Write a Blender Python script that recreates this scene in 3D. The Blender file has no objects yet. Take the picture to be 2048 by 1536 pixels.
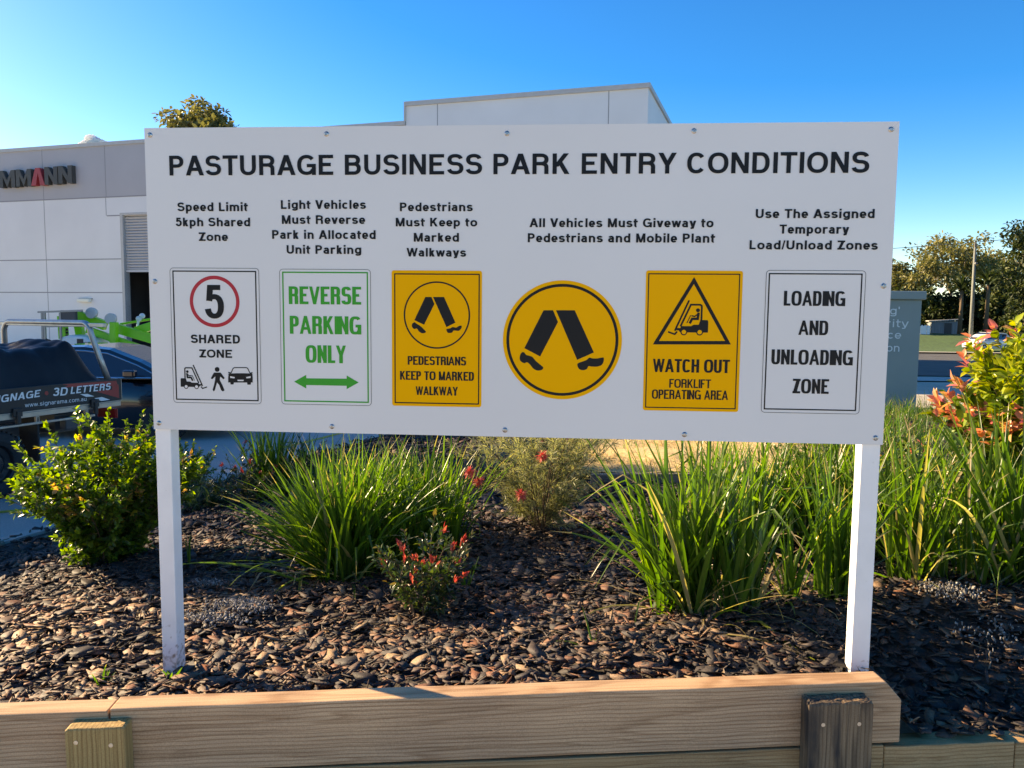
import bpy, bmesh, math, random
import numpy as np
from math import sin, cos, tan, pi, radians, sqrt, atan2
from mathutils import Vector, Matrix

SC = bpy.context.scene
COL = SC.collection
rad = math.radians

# ------------------------------------------------------------------ camera
F_PX = 1600.0
CAM = np.array([0.22674, -2.63392, 1.95036])
YAW, PITCH, ROLL = -0.07811, -0.09181, 0.00932
_cy, _sy, _cp, _sp = cos(YAW), sin(YAW), cos(PITCH), sin(PITCH)
FW = np.array([_sy * _cp, _cy * _cp, _sp])
_r0 = np.array([_cy, -_sy, 0.0])
_u0 = np.cross(_r0, FW)
RT = cos(ROLL) * _r0 + sin(ROLL) * _u0
UP = -sin(ROLL) * _r0 + cos(ROLL) * _u0
cam = bpy.data.cameras.new("camera")
cam.sensor_width = 36.0
cam.lens = 36.0 * F_PX / 2048.0
cam.clip_start, cam.clip_end = 0.05, 6000.0
camo = bpy.data.objects.new("camera", cam)
COL.objects.link(camo)
camo.matrix_world = Matrix(((RT[0], UP[0], -FW[0], CAM[0]), (RT[1], UP[1], -FW[1], CAM[1]),
                            (RT[2], UP[2], -FW[2], CAM[2]), (0, 0, 0, 1)))
SC.camera = camo

# ------------------------------------------------------------------ light
SUN_AZ, SUN_EL = rad(-68.0), rad(23.5)          # azimuth from +Y, towards -X (left, behind the board)
world = bpy.data.worlds.new("World"); SC.world = world
world.use_nodes = True
wn = world.node_tree
wn.nodes.clear()
sky = wn.nodes.new("ShaderNodeTexSky"); sky.sky_type = 'NISHITA'; sky.sun_disc = False
sky.sun_elevation = SUN_EL; sky.sun_rotation = SUN_AZ
sky.altitude = 0.0; sky.air_density = 0.75; sky.dust_density = 0.3; sky.ozone_density = 4.0
bg = wn.nodes.new("ShaderNodeBackground"); bg.inputs[1].default_value = 0.13
wo = wn.nodes.new("ShaderNodeOutputWorld")
hs = wn.nodes.new("ShaderNodeHueSaturation"); hs.inputs["Saturation"].default_value = 1.38; hs.inputs["Hue"].default_value = 0.512
wn.links.new(sky.outputs[0], hs.inputs["Color"]); wn.links.new(hs.outputs[0], bg.inputs[0]); wn.links.new(bg.outputs[0], wo.inputs[0])
sl = bpy.data.lights.new("sun", 'SUN'); sl.energy = 5.0; sl.angle = rad(0.53); sl.color = (1.0, 0.91, 0.80)
so = bpy.data.objects.new("sun", sl); COL.objects.link(so)
SUND = Vector((sin(SUN_AZ) * cos(SUN_EL), cos(SUN_AZ) * cos(SUN_EL), sin(SUN_EL)))
so.rotation_euler = SUND.to_track_quat('Z', 'Y').to_euler()
so.location = SUND * 60
vs = SC.view_settings
vs.view_transform = 'Standard'; vs.look = 'None'; vs.exposure = 1.52; vs.gamma = 1.0; vs.use_curve_mapping = False
vs.use_white_balance = True; vs.white_balance_temperature = 11000; vs.white_balance_tint = 9
SC.cycles.max_bounces = 6; SC.cycles.transparent_max_bounces = 6

# ------------------------------------------------------------------ pixel -> world helpers (2048 x 1536 photo pixels)
def ray(px, py): return FW + RT * ((px - 1024) / F_PX) + UP * ((768 - py) / F_PX)
def at(px, py, d): return CAM + ray(px, py) * d
def on_z(px, py, z):
    d = ray(px, py); return CAM + d * ((z - CAM[2]) / d[2])
def on_y(px, py, y):
    d = ray(px, py); return CAM + d * ((y - CAM[1]) / d[1])

# ------------------------------------------------------------------ object helpers
def tag(o, label, cat, group=None, kind=None):
    if label: o["label"] = label
    if cat: o["category"] = cat
    if group: o["group"] = group
    if kind: o["kind"] = kind
    return o
def empty(name, loc=(0, 0, 0), rz=0.0, label=None, cat=None, group=None):
    o = bpy.data.objects.new(name, None); COL.objects.link(o)
    o.location = loc; o.rotation_euler = (0, 0, rz); o.empty_display_size = 0.1
    return tag(o, label, cat, group)
def link(name, me, mats, parent=None, smooth=False):
    for m in (mats if isinstance(mats, (list, tuple)) else [mats]): me.materials.append(m)
    if smooth: me.polygons.foreach_set("use_smooth", [True] * len(me.polygons))
    o = bpy.data.objects.new(name, me); COL.objects.link(o)
    if parent is not None: o.parent = parent
    return o
def np_mesh(name, V, T, mats, parent=None, tint=None, smooth=False):
    """V (n,3), T (m,k) all faces with k corners; tint: one number per face"""
    V = np.asarray(V, np.float32); T = np.asarray(T, np.int32)
    me = bpy.data.meshes.new(name); k = T.shape[1]; m = len(T)
    me.vertices.add(len(V)); me.vertices.foreach_set("co", V.ravel())
    me.loops.add(m * k); me.loops.foreach_set("vertex_index", T.ravel())
    me.polygons.add(m); me.polygons.foreach_set("loop_start", np.arange(0, m * k, k, dtype=np.int32))
    me.update(calc_edges=True)
    if tint is not None:
        a = me.attributes.new("tint", 'FLOAT', 'FACE'); a.data.foreach_set("value", np.asarray(tint, np.float32))
    return link(name, me, mats, parent, smooth)

class MB:
    def __init__(s): s.v, s.f, s.m = [], [], []
    def add(s, vs_, fs, mi=0):
        b = len(s.v); s.v += [tuple(map(float, p)) for p in vs_]
        for f in fs: s.f.append(tuple(i + b for i in f)); s.m.append(mi)
        return s
    def box(s, c, d, mi=0, R=None):
        x, y, z = d[0] / 2, d[1] / 2, d[2] / 2
        vv = [Vector((sx * x, sy * y, sz * z)) for sx in (-1, 1) for sy in (-1, 1) for sz in (-1, 1)]
        if R is not None: vv = [R @ p for p in vv]
        vv = [p + Vector(c) for p in vv]
        return s.add(vv, [(0, 1, 3, 2), (4, 6, 7, 5), (0, 4, 5, 1), (2, 3, 7, 6), (0, 2, 6, 4), (1, 5, 7, 3)], mi)
    def span(s, lo, hi, mi=0):
        lo, hi = Vector(lo), Vector(hi); return s.box((lo + hi) / 2, hi - lo, mi)
    def bar(s, a, b, w, h, mi=0):
        a, b = Vector(a), Vector(b); d = (b - a); L = d.length; x = d.normalized()
        y = Vector((0, 0, 1)).cross(x)
        y = y.normalized() if y.length > 1e-4 else Vector((0, 1, 0))
        z = x.cross(y)
        R = Matrix((x, y, z)).transposed()
        return s.box((a + b) / 2, (L, w, h), mi, R)
    def tube(s, pts, r, n=10, mi=0, cap=True):
        pts = [Vector(p) for p in pts]; rings = []
        rr = r if isinstance(r, (list, tuple)) else [r] * len(pts)
        ref = Vector((0.13, 0.27, 0.95)).normalized()
        b0 = len(s.v)
        for i, p in enumerate(pts):
            t = (pts[min(i + 1, len(pts) - 1)] - pts[max(i - 1, 0)]).normalized()
            u = t.cross(ref)
            if u.length < 0.05: u = t.cross(Vector((1, 0, 0)))
            u.normalize(); w = t.cross(u)
            for k in range(n):
                a = 2 * pi * k / n
                s.v.append(tuple(p + (u * cos(a) + w * sin(a)) * rr[i]))
        for i in range(len(pts) - 1):
            for k in range(n):
                a, b = b0 + i * n + k, b0 + i * n + (k + 1) % n
                s.f.append((a, b, b + n, a + n)); s.m.append(mi)
        if cap:
            s.f.append(tuple(b0 + k for k in range(n))[::-1]); s.m.append(mi)
            e = b0 + (len(pts) - 1) * n
            s.f.append(tuple(e + k for k in range(n))); s.m.append(mi)
        return s
    def lathe(s, prof, c, axis='Y', n=32, mi=0):
        """prof: (radius, along-axis) pairs"""
        b0 = len(s.v)
        for r, h in prof:
            for k in range(n):
                a = 2 * pi * k / n
                q = {'Y': (r * cos(a), h, r * sin(a)), 'Z': (r * cos(a), r * sin(a), h), 'X': (h, r * cos(a), r * sin(a))}[axis]
                s.v.append((c[0] + q[0], c[1] + q[1], c[2] + q[2]))
        for i in range(len(prof) - 1):
            for k in range(n):
                a, b = b0 + i * n + k, b0 + i * n + (k + 1) % n
                s.f.append((a, b, b + n, a + n)); s.m.append(mi)
        return s
    def prism(s, poly, fn, d0, d1, mi=0):
        """poly of 2-D points; fn(u,v,d) -> 3-D"""
        n = len(poly); b = len(s.v)
        s.v += [tuple(fn(u, v, d0)) for u, v in poly] + [tuple(fn(u, v, d1)) for u, v in poly]
        s.f.append(tuple(range(b, b + n))); s.m.append(mi)
        s.f.append(tuple(range(b + 2 * n - 1, b + n - 1, -1))); s.m.append(mi)
        for i in range(n):
            j = (i + 1) % n
            s.f.append((b + i, b + n + i, b + n + j, b + j)); s.m.append(mi)
        return s
    def build(s, name, mats, parent=None, smooth=False, bevel=0.0, fix=True):
        me = bpy.data.meshes.new(name); me.from_pydata(s.v, [], s.f)
        me.polygons.foreach_set("material_index", s.m)
        if fix:
            bm = bmesh.new(); bm.from_mesh(me); bmesh.ops.recalc_face_normals(bm, faces=bm.faces); bm.to_mesh(me); bm.free()
        me.update()
        o = link(name, me, mats, parent, smooth)
        if bevel:
            md = o.modifiers.new("bevel", 'BEVEL'); md.width = bevel; md.segments = 2; md.limit_method = 'ANGLE'; md.angle_limit = rad(40)
        return o

# ------------------------------------------------------------------ materials
def new_mat(name):
    m = bpy.data.materials.new(name); m.use_nodes = True; nt = m.node_tree
    b = nt.nodes["Principled BSDF"]; return m, nt, b
def N(nt, t, **kw):
    n = nt.nodes.new(t)
    for k, v in kw.items():
        if k.startswith("i_"): n.inputs[int(k[2:])].default_value = v
        else: setattr(n, k, v)
    return n
def ramp(nt, stops):
    r = nt.nodes.new("ShaderNodeValToRGB"); e = r.color_ramp.elements
    while len(e) < len(stops): e.new(0.5)
    for i, (p, c) in enumerate(stops): e[i].position = p; e[i].color = (*c, 1)
    return r
def mat(name, c, rough=0.5, metal=0.0, var=0.0, vscale=6.0, bump=0.0, bscale=40.0, spec=0.5, coat=0.0, stretch=(1, 1, 1)):
    m, nt, b = new_mat(name)
    b.inputs["Base Color"].default_value = (*c, 1); b.inputs["Roughness"].default_value = rough
    b.inputs["Metallic"].default_value = metal; b.inputs["Specular IOR Level"].default_value = spec
    b.inputs["Coat Weight"].default_value = coat
    if var or bump:
        tc = N(nt, "ShaderNodeTexCoord"); mp = N(nt, "ShaderNodeMapping"); mp.inputs["Scale"].default_value = stretch
        nt.links.new(tc.outputs["Object"], mp.inputs[0])
    if var:
        n = N(nt, "ShaderNodeTexNoise"); n.inputs["Scale"].default_value = vscale; n.inputs["Detail"].default_value = 6
        nt.links.new(mp.outputs[0], n.inputs["Vector"])
        r = ramp(nt, [(0.3, tuple(x * (1 - var) for x in c)), (0.7, tuple(min(1, x * (1 + var)) for x in c))])
        nt.links.new(n.outputs[0], r.inputs[0]); nt.links.new(r.outputs[0], b.inputs["Base Color"])
    if bump:
        n2 = N(nt, "ShaderNodeTexNoise"); n2.inputs["Scale"].default_value = bscale; n2.inputs["Detail"].default_value = 5
        nt.links.new(mp.outputs[0], n2.inputs["Vector"])
        bp_ = N(nt, "ShaderNodeBump"); bp_.inputs["Strength"].default_value = bump; bp_.inputs["Distance"].default_value = 0.01
        nt.links.new(n2.outputs[0], bp_.inputs["Height"]); nt.links.new(bp_.outputs[0], b.inputs["Normal"])
    return m
def leaf_mat(name, stops, trans=0.35, tboost=(1.5, 1.6, 0.7), rough=0.38, spec=0.5):
    m, nt, b = new_mat(name)
    a = N(nt, "ShaderNodeAttribute", attribute_name="tint"); r = ramp(nt, stops)
    nt.links.new(a.outputs["Fac"], r.inputs[0]); nt.links.new(r.outputs[0], b.inputs["Base Color"])
    b.inputs["Roughness"].default_value = rough; b.inputs["Specular IOR Level"].default_value = spec
    mx = N(nt, "ShaderNodeMixRGB", blend_type='MULTIPLY', i_0=1.0); mx.inputs[2].default_value = (*tboost, 1)
    nt.links.new(r.outputs[0], mx.inputs[1])
    tr = N(nt, "ShaderNodeBsdfTranslucent"); nt.links.new(mx.outputs[0], tr.inputs[0])
    ms = N(nt, "ShaderNodeMixShader", i_0=trans)
    nt.links.new(b.outputs[0], ms.inputs[1]); nt.links.new(tr.outputs[0], ms.inputs[2])
    nt.links.new(ms.outputs[0], nt.nodes["Material Output"].inputs[0])
    return m
def tint_mat(name, stops, rough=0.8, bump=0.0, bscale=200.0, spec=0.3):
    m, nt, b = new_mat(name)
    a = N(nt, "ShaderNodeAttribute", attribute_name="tint"); r = ramp(nt, stops)
    tc = N(nt, "ShaderNodeTexCoord"); n = N(nt, "ShaderNodeTexNoise"); n.inputs["Scale"].default_value = bscale; n.inputs["Detail"].default_value = 4
    nt.links.new(tc.outputs["Object"], n.inputs["Vector"])
    mx = N(nt, "ShaderNodeMixRGB", blend_type='MULTIPLY', i_0=0.8)
    r2 = ramp(nt, [(0.3, (0.45, 0.45, 0.45)), (0.65, (1.25, 1.22, 1.18))])
    nt.links.new(n.outputs[0], r2.inputs[0])
    nt.links.new(a.outputs["Fac"], r.inputs[0]); nt.links.new(r.outputs[0], mx.inputs[1]); nt.links.new(r2.outputs[0], mx.inputs[2])
    nt.links.new(mx.outputs[0], b.inputs["Base Color"])
    b.inputs["Roughness"].default_value = rough; b.inputs["Specular IOR Level"].default_value = spec
    if bump:
        bp_ = N(nt, "ShaderNodeBump"); bp_.inputs["Strength"].default_value = bump; bp_.inputs["Distance"].default_value = 0.004
        nt.links.new(n.outputs[0], bp_.inputs["Height"]); nt.links.new(bp_.outputs[0], b.inputs["Normal"])
    return m
def wood_mat(name, dark, light, along='X', rough=0.75, knots=True, weather=None, seed=0.0):
    """sawn timber: grain drawn out along one axis, growth-ring bands, knots"""
    m, nt, b = new_mat(name)
    tc = N(nt, "ShaderNodeTexCoord"); mp = N(nt, "ShaderNodeMapping")
    k = {'X': (0.34, 7, 8), 'Z': (8, 7, 0.34)}[along]
    mp.inputs["Scale"].default_value = k; mp.inputs["Location"].default_value = (seed, seed * 1.7, seed * 0.6)
    nt.links.new(tc.outputs["Object"], mp.inputs[0])
    n1 = N(nt, "ShaderNodeTexNoise"); n1.inputs["Scale"].default_value = 1.1; n1.inputs["Detail"].default_value = 3; n1.inputs["Distortion"].default_value = 0.3
    nt.links.new(mp.outputs[0], n1.inputs["Vector"])
    mu = N(nt, "ShaderNodeMath", operation='MULTIPLY', i_1=14.0); nt.links.new(n1.outputs[0], mu.inputs[0])
    fr = N(nt, "ShaderNodeMath", operation='FRACT'); nt.links.new(mu.outputs[0], fr.inputs[0])
    r1 = ramp(nt, [(0.0, light), (0.55, tuple(l * .86 + d * .14 for l, d in zip(light, dark))), (0.86, tuple(l * .4 + d * .6 for l, d in zip(light, dark))), (1.0, light)])
    nt.links.new(fr.outputs[0], r1.inputs[0])
    mp2 = N(nt, "ShaderNodeMapping"); mp2.inputs["Scale"].default_value = {'X': (3, 160, 160), 'Z': (160, 160, 3)}[along]
    nt.links.new(tc.outputs["Object"], mp2.inputs[0])
    n2 = N(nt, "ShaderNodeTexNoise"); n2.inputs["Scale"].default_value = 1.0; n2.inputs["Detail"].default_value = 5
    nt.links.new(mp2.outputs[0], n2.inputs["Vector"])
    r2 = ramp(nt, [(0.3, (0.72, 0.70, 0.68)), (0.62, (1.08, 1.08, 1.08))]); nt.links.new(n2.outputs[0], r2.inputs[0])
    mx = N(nt, "ShaderNodeMixRGB", blend_type='MULTIPLY', i_0=0.6)
    nt.links.new(r1.outputs[0], mx.inputs[1]); nt.links.new(r2.outputs[0], mx.inputs[2])
    n3 = N(nt, "ShaderNodeTexNoise"); n3.inputs["Scale"].default_value = 2.2; n3.inputs["Detail"].default_value = 7
    nt.links.new(tc.outputs["Object"], n3.inputs["Vector"])
    r3 = ramp(nt, [(0.35, (0.78, 0.76, 0.76)), (0.65, (1.08, 1.06, 1.02))]); nt.links.new(n3.outputs[0], r3.inputs[0])
    mx3 = N(nt, "ShaderNodeMixRGB", blend_type='MULTIPLY', i_0=0.8)
    nt.links.new(mx.outputs[0], mx3.inputs[1]); nt.links.new(r3.outputs[0], mx3.inputs[2])
    last = mx3.outputs[0]
    mpw = N(nt, "ShaderNodeMapping"); mpw.inputs["Scale"].default_value = {'X': (.5, 1, 1), 'Z': (1, 1, .5)}[along]; mpw.inputs["Location"].default_value = (0, 0, seed * .37)
    nt.links.new(tc.outputs["Object"], mpw.inputs[0])
    wv_ = N(nt, "ShaderNodeTexWave", wave_type='BANDS', bands_direction={'X': 'Z', 'Z': 'X'}[along]); wv_.inputs["Scale"].default_value = 26.0
    wv_.inputs["Distortion"].default_value = 5.0; wv_.inputs["Detail"].default_value = 2.5; wv_.inputs["Detail Scale"].default_value = 0.35
    nt.links.new(mpw.outputs[0], wv_.inputs["Vector"])
    rw = ramp(nt, [(0.0, (.70, .62, .56)), (0.22, (.93, .91, .89)), (0.6, (1.03, 1.03, 1.03))]); nt.links.new(wv_.outputs["Fac"], rw.inputs[0])
    mxw = N(nt, "ShaderNodeMixRGB", blend_type='MULTIPLY', i_0=0.9); nt.links.new(last, mxw.inputs[1]); nt.links.new(rw.outputs[0], mxw.inputs[2]); last = mxw.outputs[0]
    nf = N(nt, "ShaderNodeTexNoise"); nf.inputs["Scale"].default_value = 320; nf.inputs["Detail"].default_value = 3; nt.links.new(tc.outputs["Object"], nf.inputs["Vector"])
    rf = ramp(nt, [(0.36, (.80, .79, .78)), (0.62, (1.08, 1.08, 1.08))]); nt.links.new(nf.outputs[0], rf.inputs[0])
    mxf = N(nt, "ShaderNodeMixRGB", blend_type='MULTIPLY', i_0=0.8); nt.links.new(last, mxf.inputs[1]); nt.links.new(rf.outputs[0], mxf.inputs[2]); last = mxf.outputs[0]
    if knots:
        mp4 = N(nt, "ShaderNodeMapping"); mp4.inputs["Scale"].default_value = {'X': (1.9, 0.0, 5.2), 'Z': (5.2, 0.0, 1.9)}[along]
        mp4.inputs["Location"].default_value = (seed + .35, seed + .2, .4)
        nt.links.new(tc.outputs["Object"], mp4.inputs[0])
        vo = N(nt, "ShaderNodeTexVoronoi"); vo.inputs["Scale"].default_value = 1.0
        nt.links.new(mp4.outputs[0], vo.inputs["Vector"])
        r4 = ramp(nt, [(0.05, (.36, .27, .2)), (0.11, (.6, .48, .38)), (0.15, (.85, .76, .68)), (0.21, (1, 1, 1))])
        nt.links.new(vo.outputs["Distance"], r4.inputs[0])
        mx4 = N(nt, "ShaderNodeMixRGB", blend_type='MULTIPLY', i_0=0.85)
        nt.links.new(last, mx4.inputs[1]); nt.links.new(r4.outputs[0], mx4.inputs[2]); last = mx4.outputs[0]
    if weather is not None:
        n5 = N(nt, "ShaderNodeTexNoise"); n5.inputs["Scale"].default_value = 7; n5.inputs["Detail"].default_value = 8
        mp5 = N(nt, "ShaderNodeMapping"); mp5.inputs["Scale"].default_value = {'X': (.5, 2, 2), 'Z': (2, 2, .5)}[along]
        nt.links.new(tc.outputs["Object"], mp5.inputs[0]); nt.links.new(mp5.outputs[0], n5.inputs["Vector"])
        r5 = ramp(nt, [(0.48, (0, 0, 0)), (0.66, (1, 1, 1))]); nt.links.new(n5.outputs[0], r5.inputs[0])
        mx5 = N(nt, "ShaderNodeMixRGB"); mx5.inputs[2].default_value = (*weather, 1)
        nt.links.new(r5.outputs[0], mx5.inputs[0]); nt.links.new(last, mx5.inputs[1]); last = mx5.outputs[0]
    nt.links.new(last, b.inputs["Base Color"]); b.inputs["Roughness"].default_value = rough
    b.inputs["Specular IOR Level"].default_value = 0.25
    bp_ = N(nt, "ShaderNodeBump"); bp_.inputs["Strength"].default_value = 0.35; bp_.inputs["Distance"].default_value = 0.003
    nt.links.new(n2.outputs[0], bp_.inputs["Height"]); nt.links.new(bp_.outputs[0], b.inputs["Normal"])
    return m

M = {}
M['board'] = mat("board_white", (0.71, 0.70, 0.675), 0.36, var=0.025, vscale=1.4, spec=0.4)
M['post'] = mat("post_white_paint", (0.80, 0.80, 0.78), 0.45, var=0.05, vscale=9, bump=0.05, bscale=60)
_pt = M['post'].node_tree; _b = _pt.nodes["Principled BSDF"]
_tc = N(_pt, "ShaderNodeTexCoord"); _sx = N(_pt, "ShaderNodeSeparateXYZ"); _n = N(_pt, "ShaderNodeTexNoise"); _n.inputs["Scale"].default_value = 55; _n.inputs["Detail"].default_value = 6
_mr = N(_pt, "ShaderNodeMapRange"); _mr.inputs[1].default_value = -.04; _mr.inputs[2].default_value = .20; _mr.inputs[3].default_value = .62; _mr.inputs[4].default_value = .30
_pt.links.new(_tc.outputs["Object"], _sx.inputs[0]); _pt.links.new(_sx.outputs[2], _mr.inputs[0]); _pt.links.new(_tc.outputs["Object"], _n.inputs["Vector"])
_gt = N(_pt, "ShaderNodeMath", operation='SUBTRACT'); _pt.links.new(_mr.outputs[0], _gt.inputs[0]); _pt.links.new(_n.outputs[0], _gt.inputs[1])
_m5 = N(_pt, "ShaderNodeMath", operation='MULTIPLY', i_1=5.0, use_clamp=True); _pt.links.new(_gt.outputs[0], _m5.inputs[0])
_mx = N(_pt, "ShaderNodeMixRGB"); _mx.inputs[2].default_value = (.30, .24, .17, 1)
_old = _b.inputs["Base Color"].links[0].from_socket; _pt.links.new(_m5.outputs[0], _mx.inputs[0]); _pt.links.new(_old, _mx.inputs[1]); _pt.links.new(_mx.outputs[0], _b.inputs["Base Color"])
M['black'] = mat("black_vinyl", (0.008, 0.008, 0.009), 0.45, spec=0.22)
M['yellow'] = mat("yellow_vinyl", (0.98, 0.43, 0.002), 0.42, spec=0.2)
M['yellow_edge'] = mat("yellow_vinyl_edge", (0.95, 0.46, 0.01), 0.42)
M['green_vinyl'] = mat("green_vinyl", (0.002, 0.33, 0.03), 0.42, spec=0.25)
M['red_vinyl'] = mat("red_vinyl", (0.50, 0.004, 0.02), 0.35)
M['white_vinyl'] = mat("white_vinyl", (0.78, 0.78, 0.77), 0.3)
M['steel'] = mat("screw_steel", (0.45, 0.45, 0.44), 0.35, metal=1.0, var=0.2, vscale=200)
M['alu'] = mat("aluminium", (0.42, 0.40, 0.37), 0.42, metal=0.8, var=0.12, vscale=12)
M['rubber'] = mat("rubber", (0.02, 0.02, 0.02), 0.75, var=0.2, vscale=30, bump=0.1)
M['black_plastic'] = mat("black_plastic", (0.016, 0.016, 0.018), 0.5)
M['wheel_black'] = mat("black_steel_wheel", (0.02, 0.02, 0.022), 0.4)
M['glass'] = mat("car_glass", (0.02, 0.03, 0.045), 0.04, spec=0.9)
M['navy'] = mat("navy_car_paint", (0.006, 0.007, 0.012), 0.16, spec=0.6, coat=0.8)
M['white_paint'] = mat("white_car_paint", (0.78, 0.78, 0.77), 0.25, coat=0.6)
M['chrome'] = mat("chrome_trim", (0.75, 0.76, 0.78), 0.12, metal=1.0)
M['lamp_red'] = mat("red_lamp", (0.35, 0.01, 0.01), 0.2)
M['lamp_clear'] = mat("clear_lamp", (0.6, 0.62, 0.65), 0.15)
M['tarp'] = mat("navy_tarpaulin", (0.010, 0.010, 0.012), 0.48, var=0.3, vscale=4, bump=0.5, bscale=9, spec=0.3)
M['ute_red'] = mat("red_graphic", (0.42, 0.03, 0.035), 0.35)
M['lift_green'] = mat("green_machine_paint", (0.13, 0.62, 0.02), 0.35, var=0.1, vscale=3)
M['lift_white'] = mat("white_cowl", (0.66, 0.70, 0.70), 0.35, var=0.06, vscale=4)
M['dark_metal'] = mat("dark_grey_metal", (0.07, 0.07, 0.075), 0.5, metal=0.4)
M['grey_metal'] = mat("grey_metal", (0.28, 0.28, 0.28), 0.45, metal=0.6)
M['facade_white'] = mat("painted_concrete_panel", (0.78, 0.78, 0.77), 0.8, var=0.05, vscale=0.5, bump=0.05, bscale=6)
M['facade_grey'] = mat("grey_painted_band", (0.46, 0.45, 0.46), 0.8, var=0.05, vscale=0.5, bump=0.05, bscale=6)
M['joint'] = mat("panel_joint", (0.30, 0.30, 0.31), 0.9)
M['flashing'] = mat("roof_flashing", (0.50, 0.49, 0.47), 0.5, var=0.05)
M['dark_inside'] = mat("dark_interior", (0.05, 0.045, 0.045), 0.9, var=0.3, vscale=1.0)
M['shutter'] = mat("roller_shutter", (0.50, 0.51, 0.53), 0.45, var=0.04, vscale=1)
M['fixture'] = mat("wall_light_cover", (0.85, 0.82, 0.68), 0.3)
M['letter_dark'] = mat("dark_raised_letter", (0.06, 0.06, 0.055), 0.6, var=0.15, vscale=3)
M['letter_red'] = mat("red_raised_letter", (0.40, 0.03, 0.04), 0.5, var=0.1, vscale=3)
M['cabinet'] = mat("grey_green_cabinet", (0.22, 0.275, 0.26), 0.5, var=0.05, vscale=2)
M['cab_text'] = mat("pale_cabinet_lettering", (0.66, 0.70, 0.69), 0.5)
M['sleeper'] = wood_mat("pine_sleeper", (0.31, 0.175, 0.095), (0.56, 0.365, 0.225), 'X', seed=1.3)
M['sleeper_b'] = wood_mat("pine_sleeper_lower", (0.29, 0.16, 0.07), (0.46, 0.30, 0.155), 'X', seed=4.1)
M['post_wood'] = wood_mat("treated_pine_post", (0.26, 0.155, 0.06), (0.40, 0.27, 0.115), 'Z', knots=False, seed=2.2)
M['post_old'] = wood_mat("weathered_post", (0.055, 0.04, 0.03), (0.25, 0.175, 0.11), 'Z', knots=False, weather=(0.035, 0.03, 0.028), seed=3.1)
M['old_sleeper'] = wood_mat("grey_sleeper", (0.10, 0.085, 0.07), (0.26, 0.23, 0.19), 'X', knots=False, weather=(0.13, 0.11, 0.09), seed=6.0)
M['bark'] = mat("tree_bark", (0.30, 0.25, 0.20), 0.9, var=0.35, vscale=5, bump=0.4, bscale=20, stretch=(3, 3, .6))
M['stem'] = mat("brown_stem", (0.12, 0.075, 0.04), 0.8, var=0.3, vscale=40)
M['pole'] = mat("timber_power_pole", (0.18, 0.19, 0.165), 0.85, var=0.2, vscale=6, stretch=(4, 4, .4))
M['cloud'] = leaf_mat("cloud_white", [(0, (.95, .95, .95)), (1, (.95, .95, .95))], .5, (1, 1, 1), 1.0, 0.0)

# ------------------------------------------------------------------ the lie of the land
def sstep(a, b, x):
    t = np.clip((np.asarray(x, float) - a) / (b - a), 0, 1); return t * t * (3 - 2 * t)
def ground_h(x, y):
    x = np.asarray(x, float); y = np.asarray(y, float)
    z = -0.12 * sstep(6, 12, y)
    fall = -1.3 * np.clip((y - 23) / 37.0, 0, 1) + 0.9 * sstep(72, 92, y)
    return z * (1 - sstep(4, 9, x)) + fall * sstep(4, 14, x) * sstep(20, 26, y)
EDGE = [(-6.0, -3.6), (-5.15, -0.45), (-4.28, 3.0), (-2.95, 7.6), (-2.42, 9.3), (-0.6, 15.0)]
def edge_x(y):
    return np.interp(np.asarray(y, float), [p[1] for p in EDGE], [p[0] for p in EDGE])
WALL_A, WALL_B = np.array([-1.12, -0.43]), np.array([1.225, -0.085])     # back edge of the top sleeper
WDIR = (WALL_B - WALL_A) / np.linalg.norm(WALL_B - WALL_A)
WNRM = np.array([WDIR[1], -WDIR[0]])                                       # towards the viewer
def wall_y(x): return WALL_A[1] + (np.asarray(x, float) - WALL_A[0]) * WDIR[1] / WDIR[0]
def _bump(x, y):
    return 0.018 * np.sin(3.1 * x + 1.3 * y) + 0.014 * np.sin(5.3 * y - 2.2 * x + 1) + 0.010 * np.sin(9.1 * x + 4.0) * np.sin(7.7 * y)
def bed_h(x, y):
    x = np.asarray(x, float); y = np.asarray(y, float)
    base = np.interp(y, [-0.5, 0.2, 1.6, 4.0, 9.0, 14.0], [0.70, 0.69, 0.60, 0.46, 0.36, 0.22]) + 0.053 * np.clip(x, -1.4, 1.2) + .012 * sstep(.6, 1.2, x)
    s = np.clip((x - edge_x(y)) / np.interp(y, [0, 3, 8], [3.2, 2.6, 1.2]), 0, 1)
    z = 0.10 + (base - 0.10) * (s * s * (3 - 2 * s)) ** 0.9
    z = z - 0.15 * sstep(1.21, 1.36, x) * (1 - sstep(0.15, 0.9, y))          # the bed drops past the end of the top sleeper
    z = z - 0.07 * sstep(1.6, 3.2, x) * (1 - sstep(-.3, 1.6, y))
    return z + _bump(x, y) * np.clip((x - edge_x(y)) * 1.5, 0, 1)
def on_bed(px, py):
    d = ray(px, py); t0, t1 = 1.5, 25.0
    for t in np.linspace(1.5, 25, 900):
        p = CAM + d * t
        if p[2] < bed_h(p[0], p[1]): return np.array([p[0], p[1], float(bed_h(p[0], p[1]))])
    return CAM + d * 20

def grid_mesh(name, xs, ys, h, m, clip=None, parent=None):
    X, Y = np.meshgrid(xs, ys); Z = h(X, Y)
    V = np.stack([X, Y, Z], -1).reshape(-1, 3); nx = len(xs)
    i, j = np.meshgrid(np.arange(len(xs) - 1), np.arange(len(ys) - 1)); a = (j * nx + i).ravel()
    T = np.stack([a, a + 1, a + nx + 1, a + nx], 1)
    if clip is not None:
        c = V[T].mean(1); T = T[clip(c[:, 0], c[:, 1])]
        u, inv = np.unique(T, return_inverse=True); V = V[u]; T = inv.reshape(T.shape)
    return np_mesh(name, V, T, m, parent, smooth=True)

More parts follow.
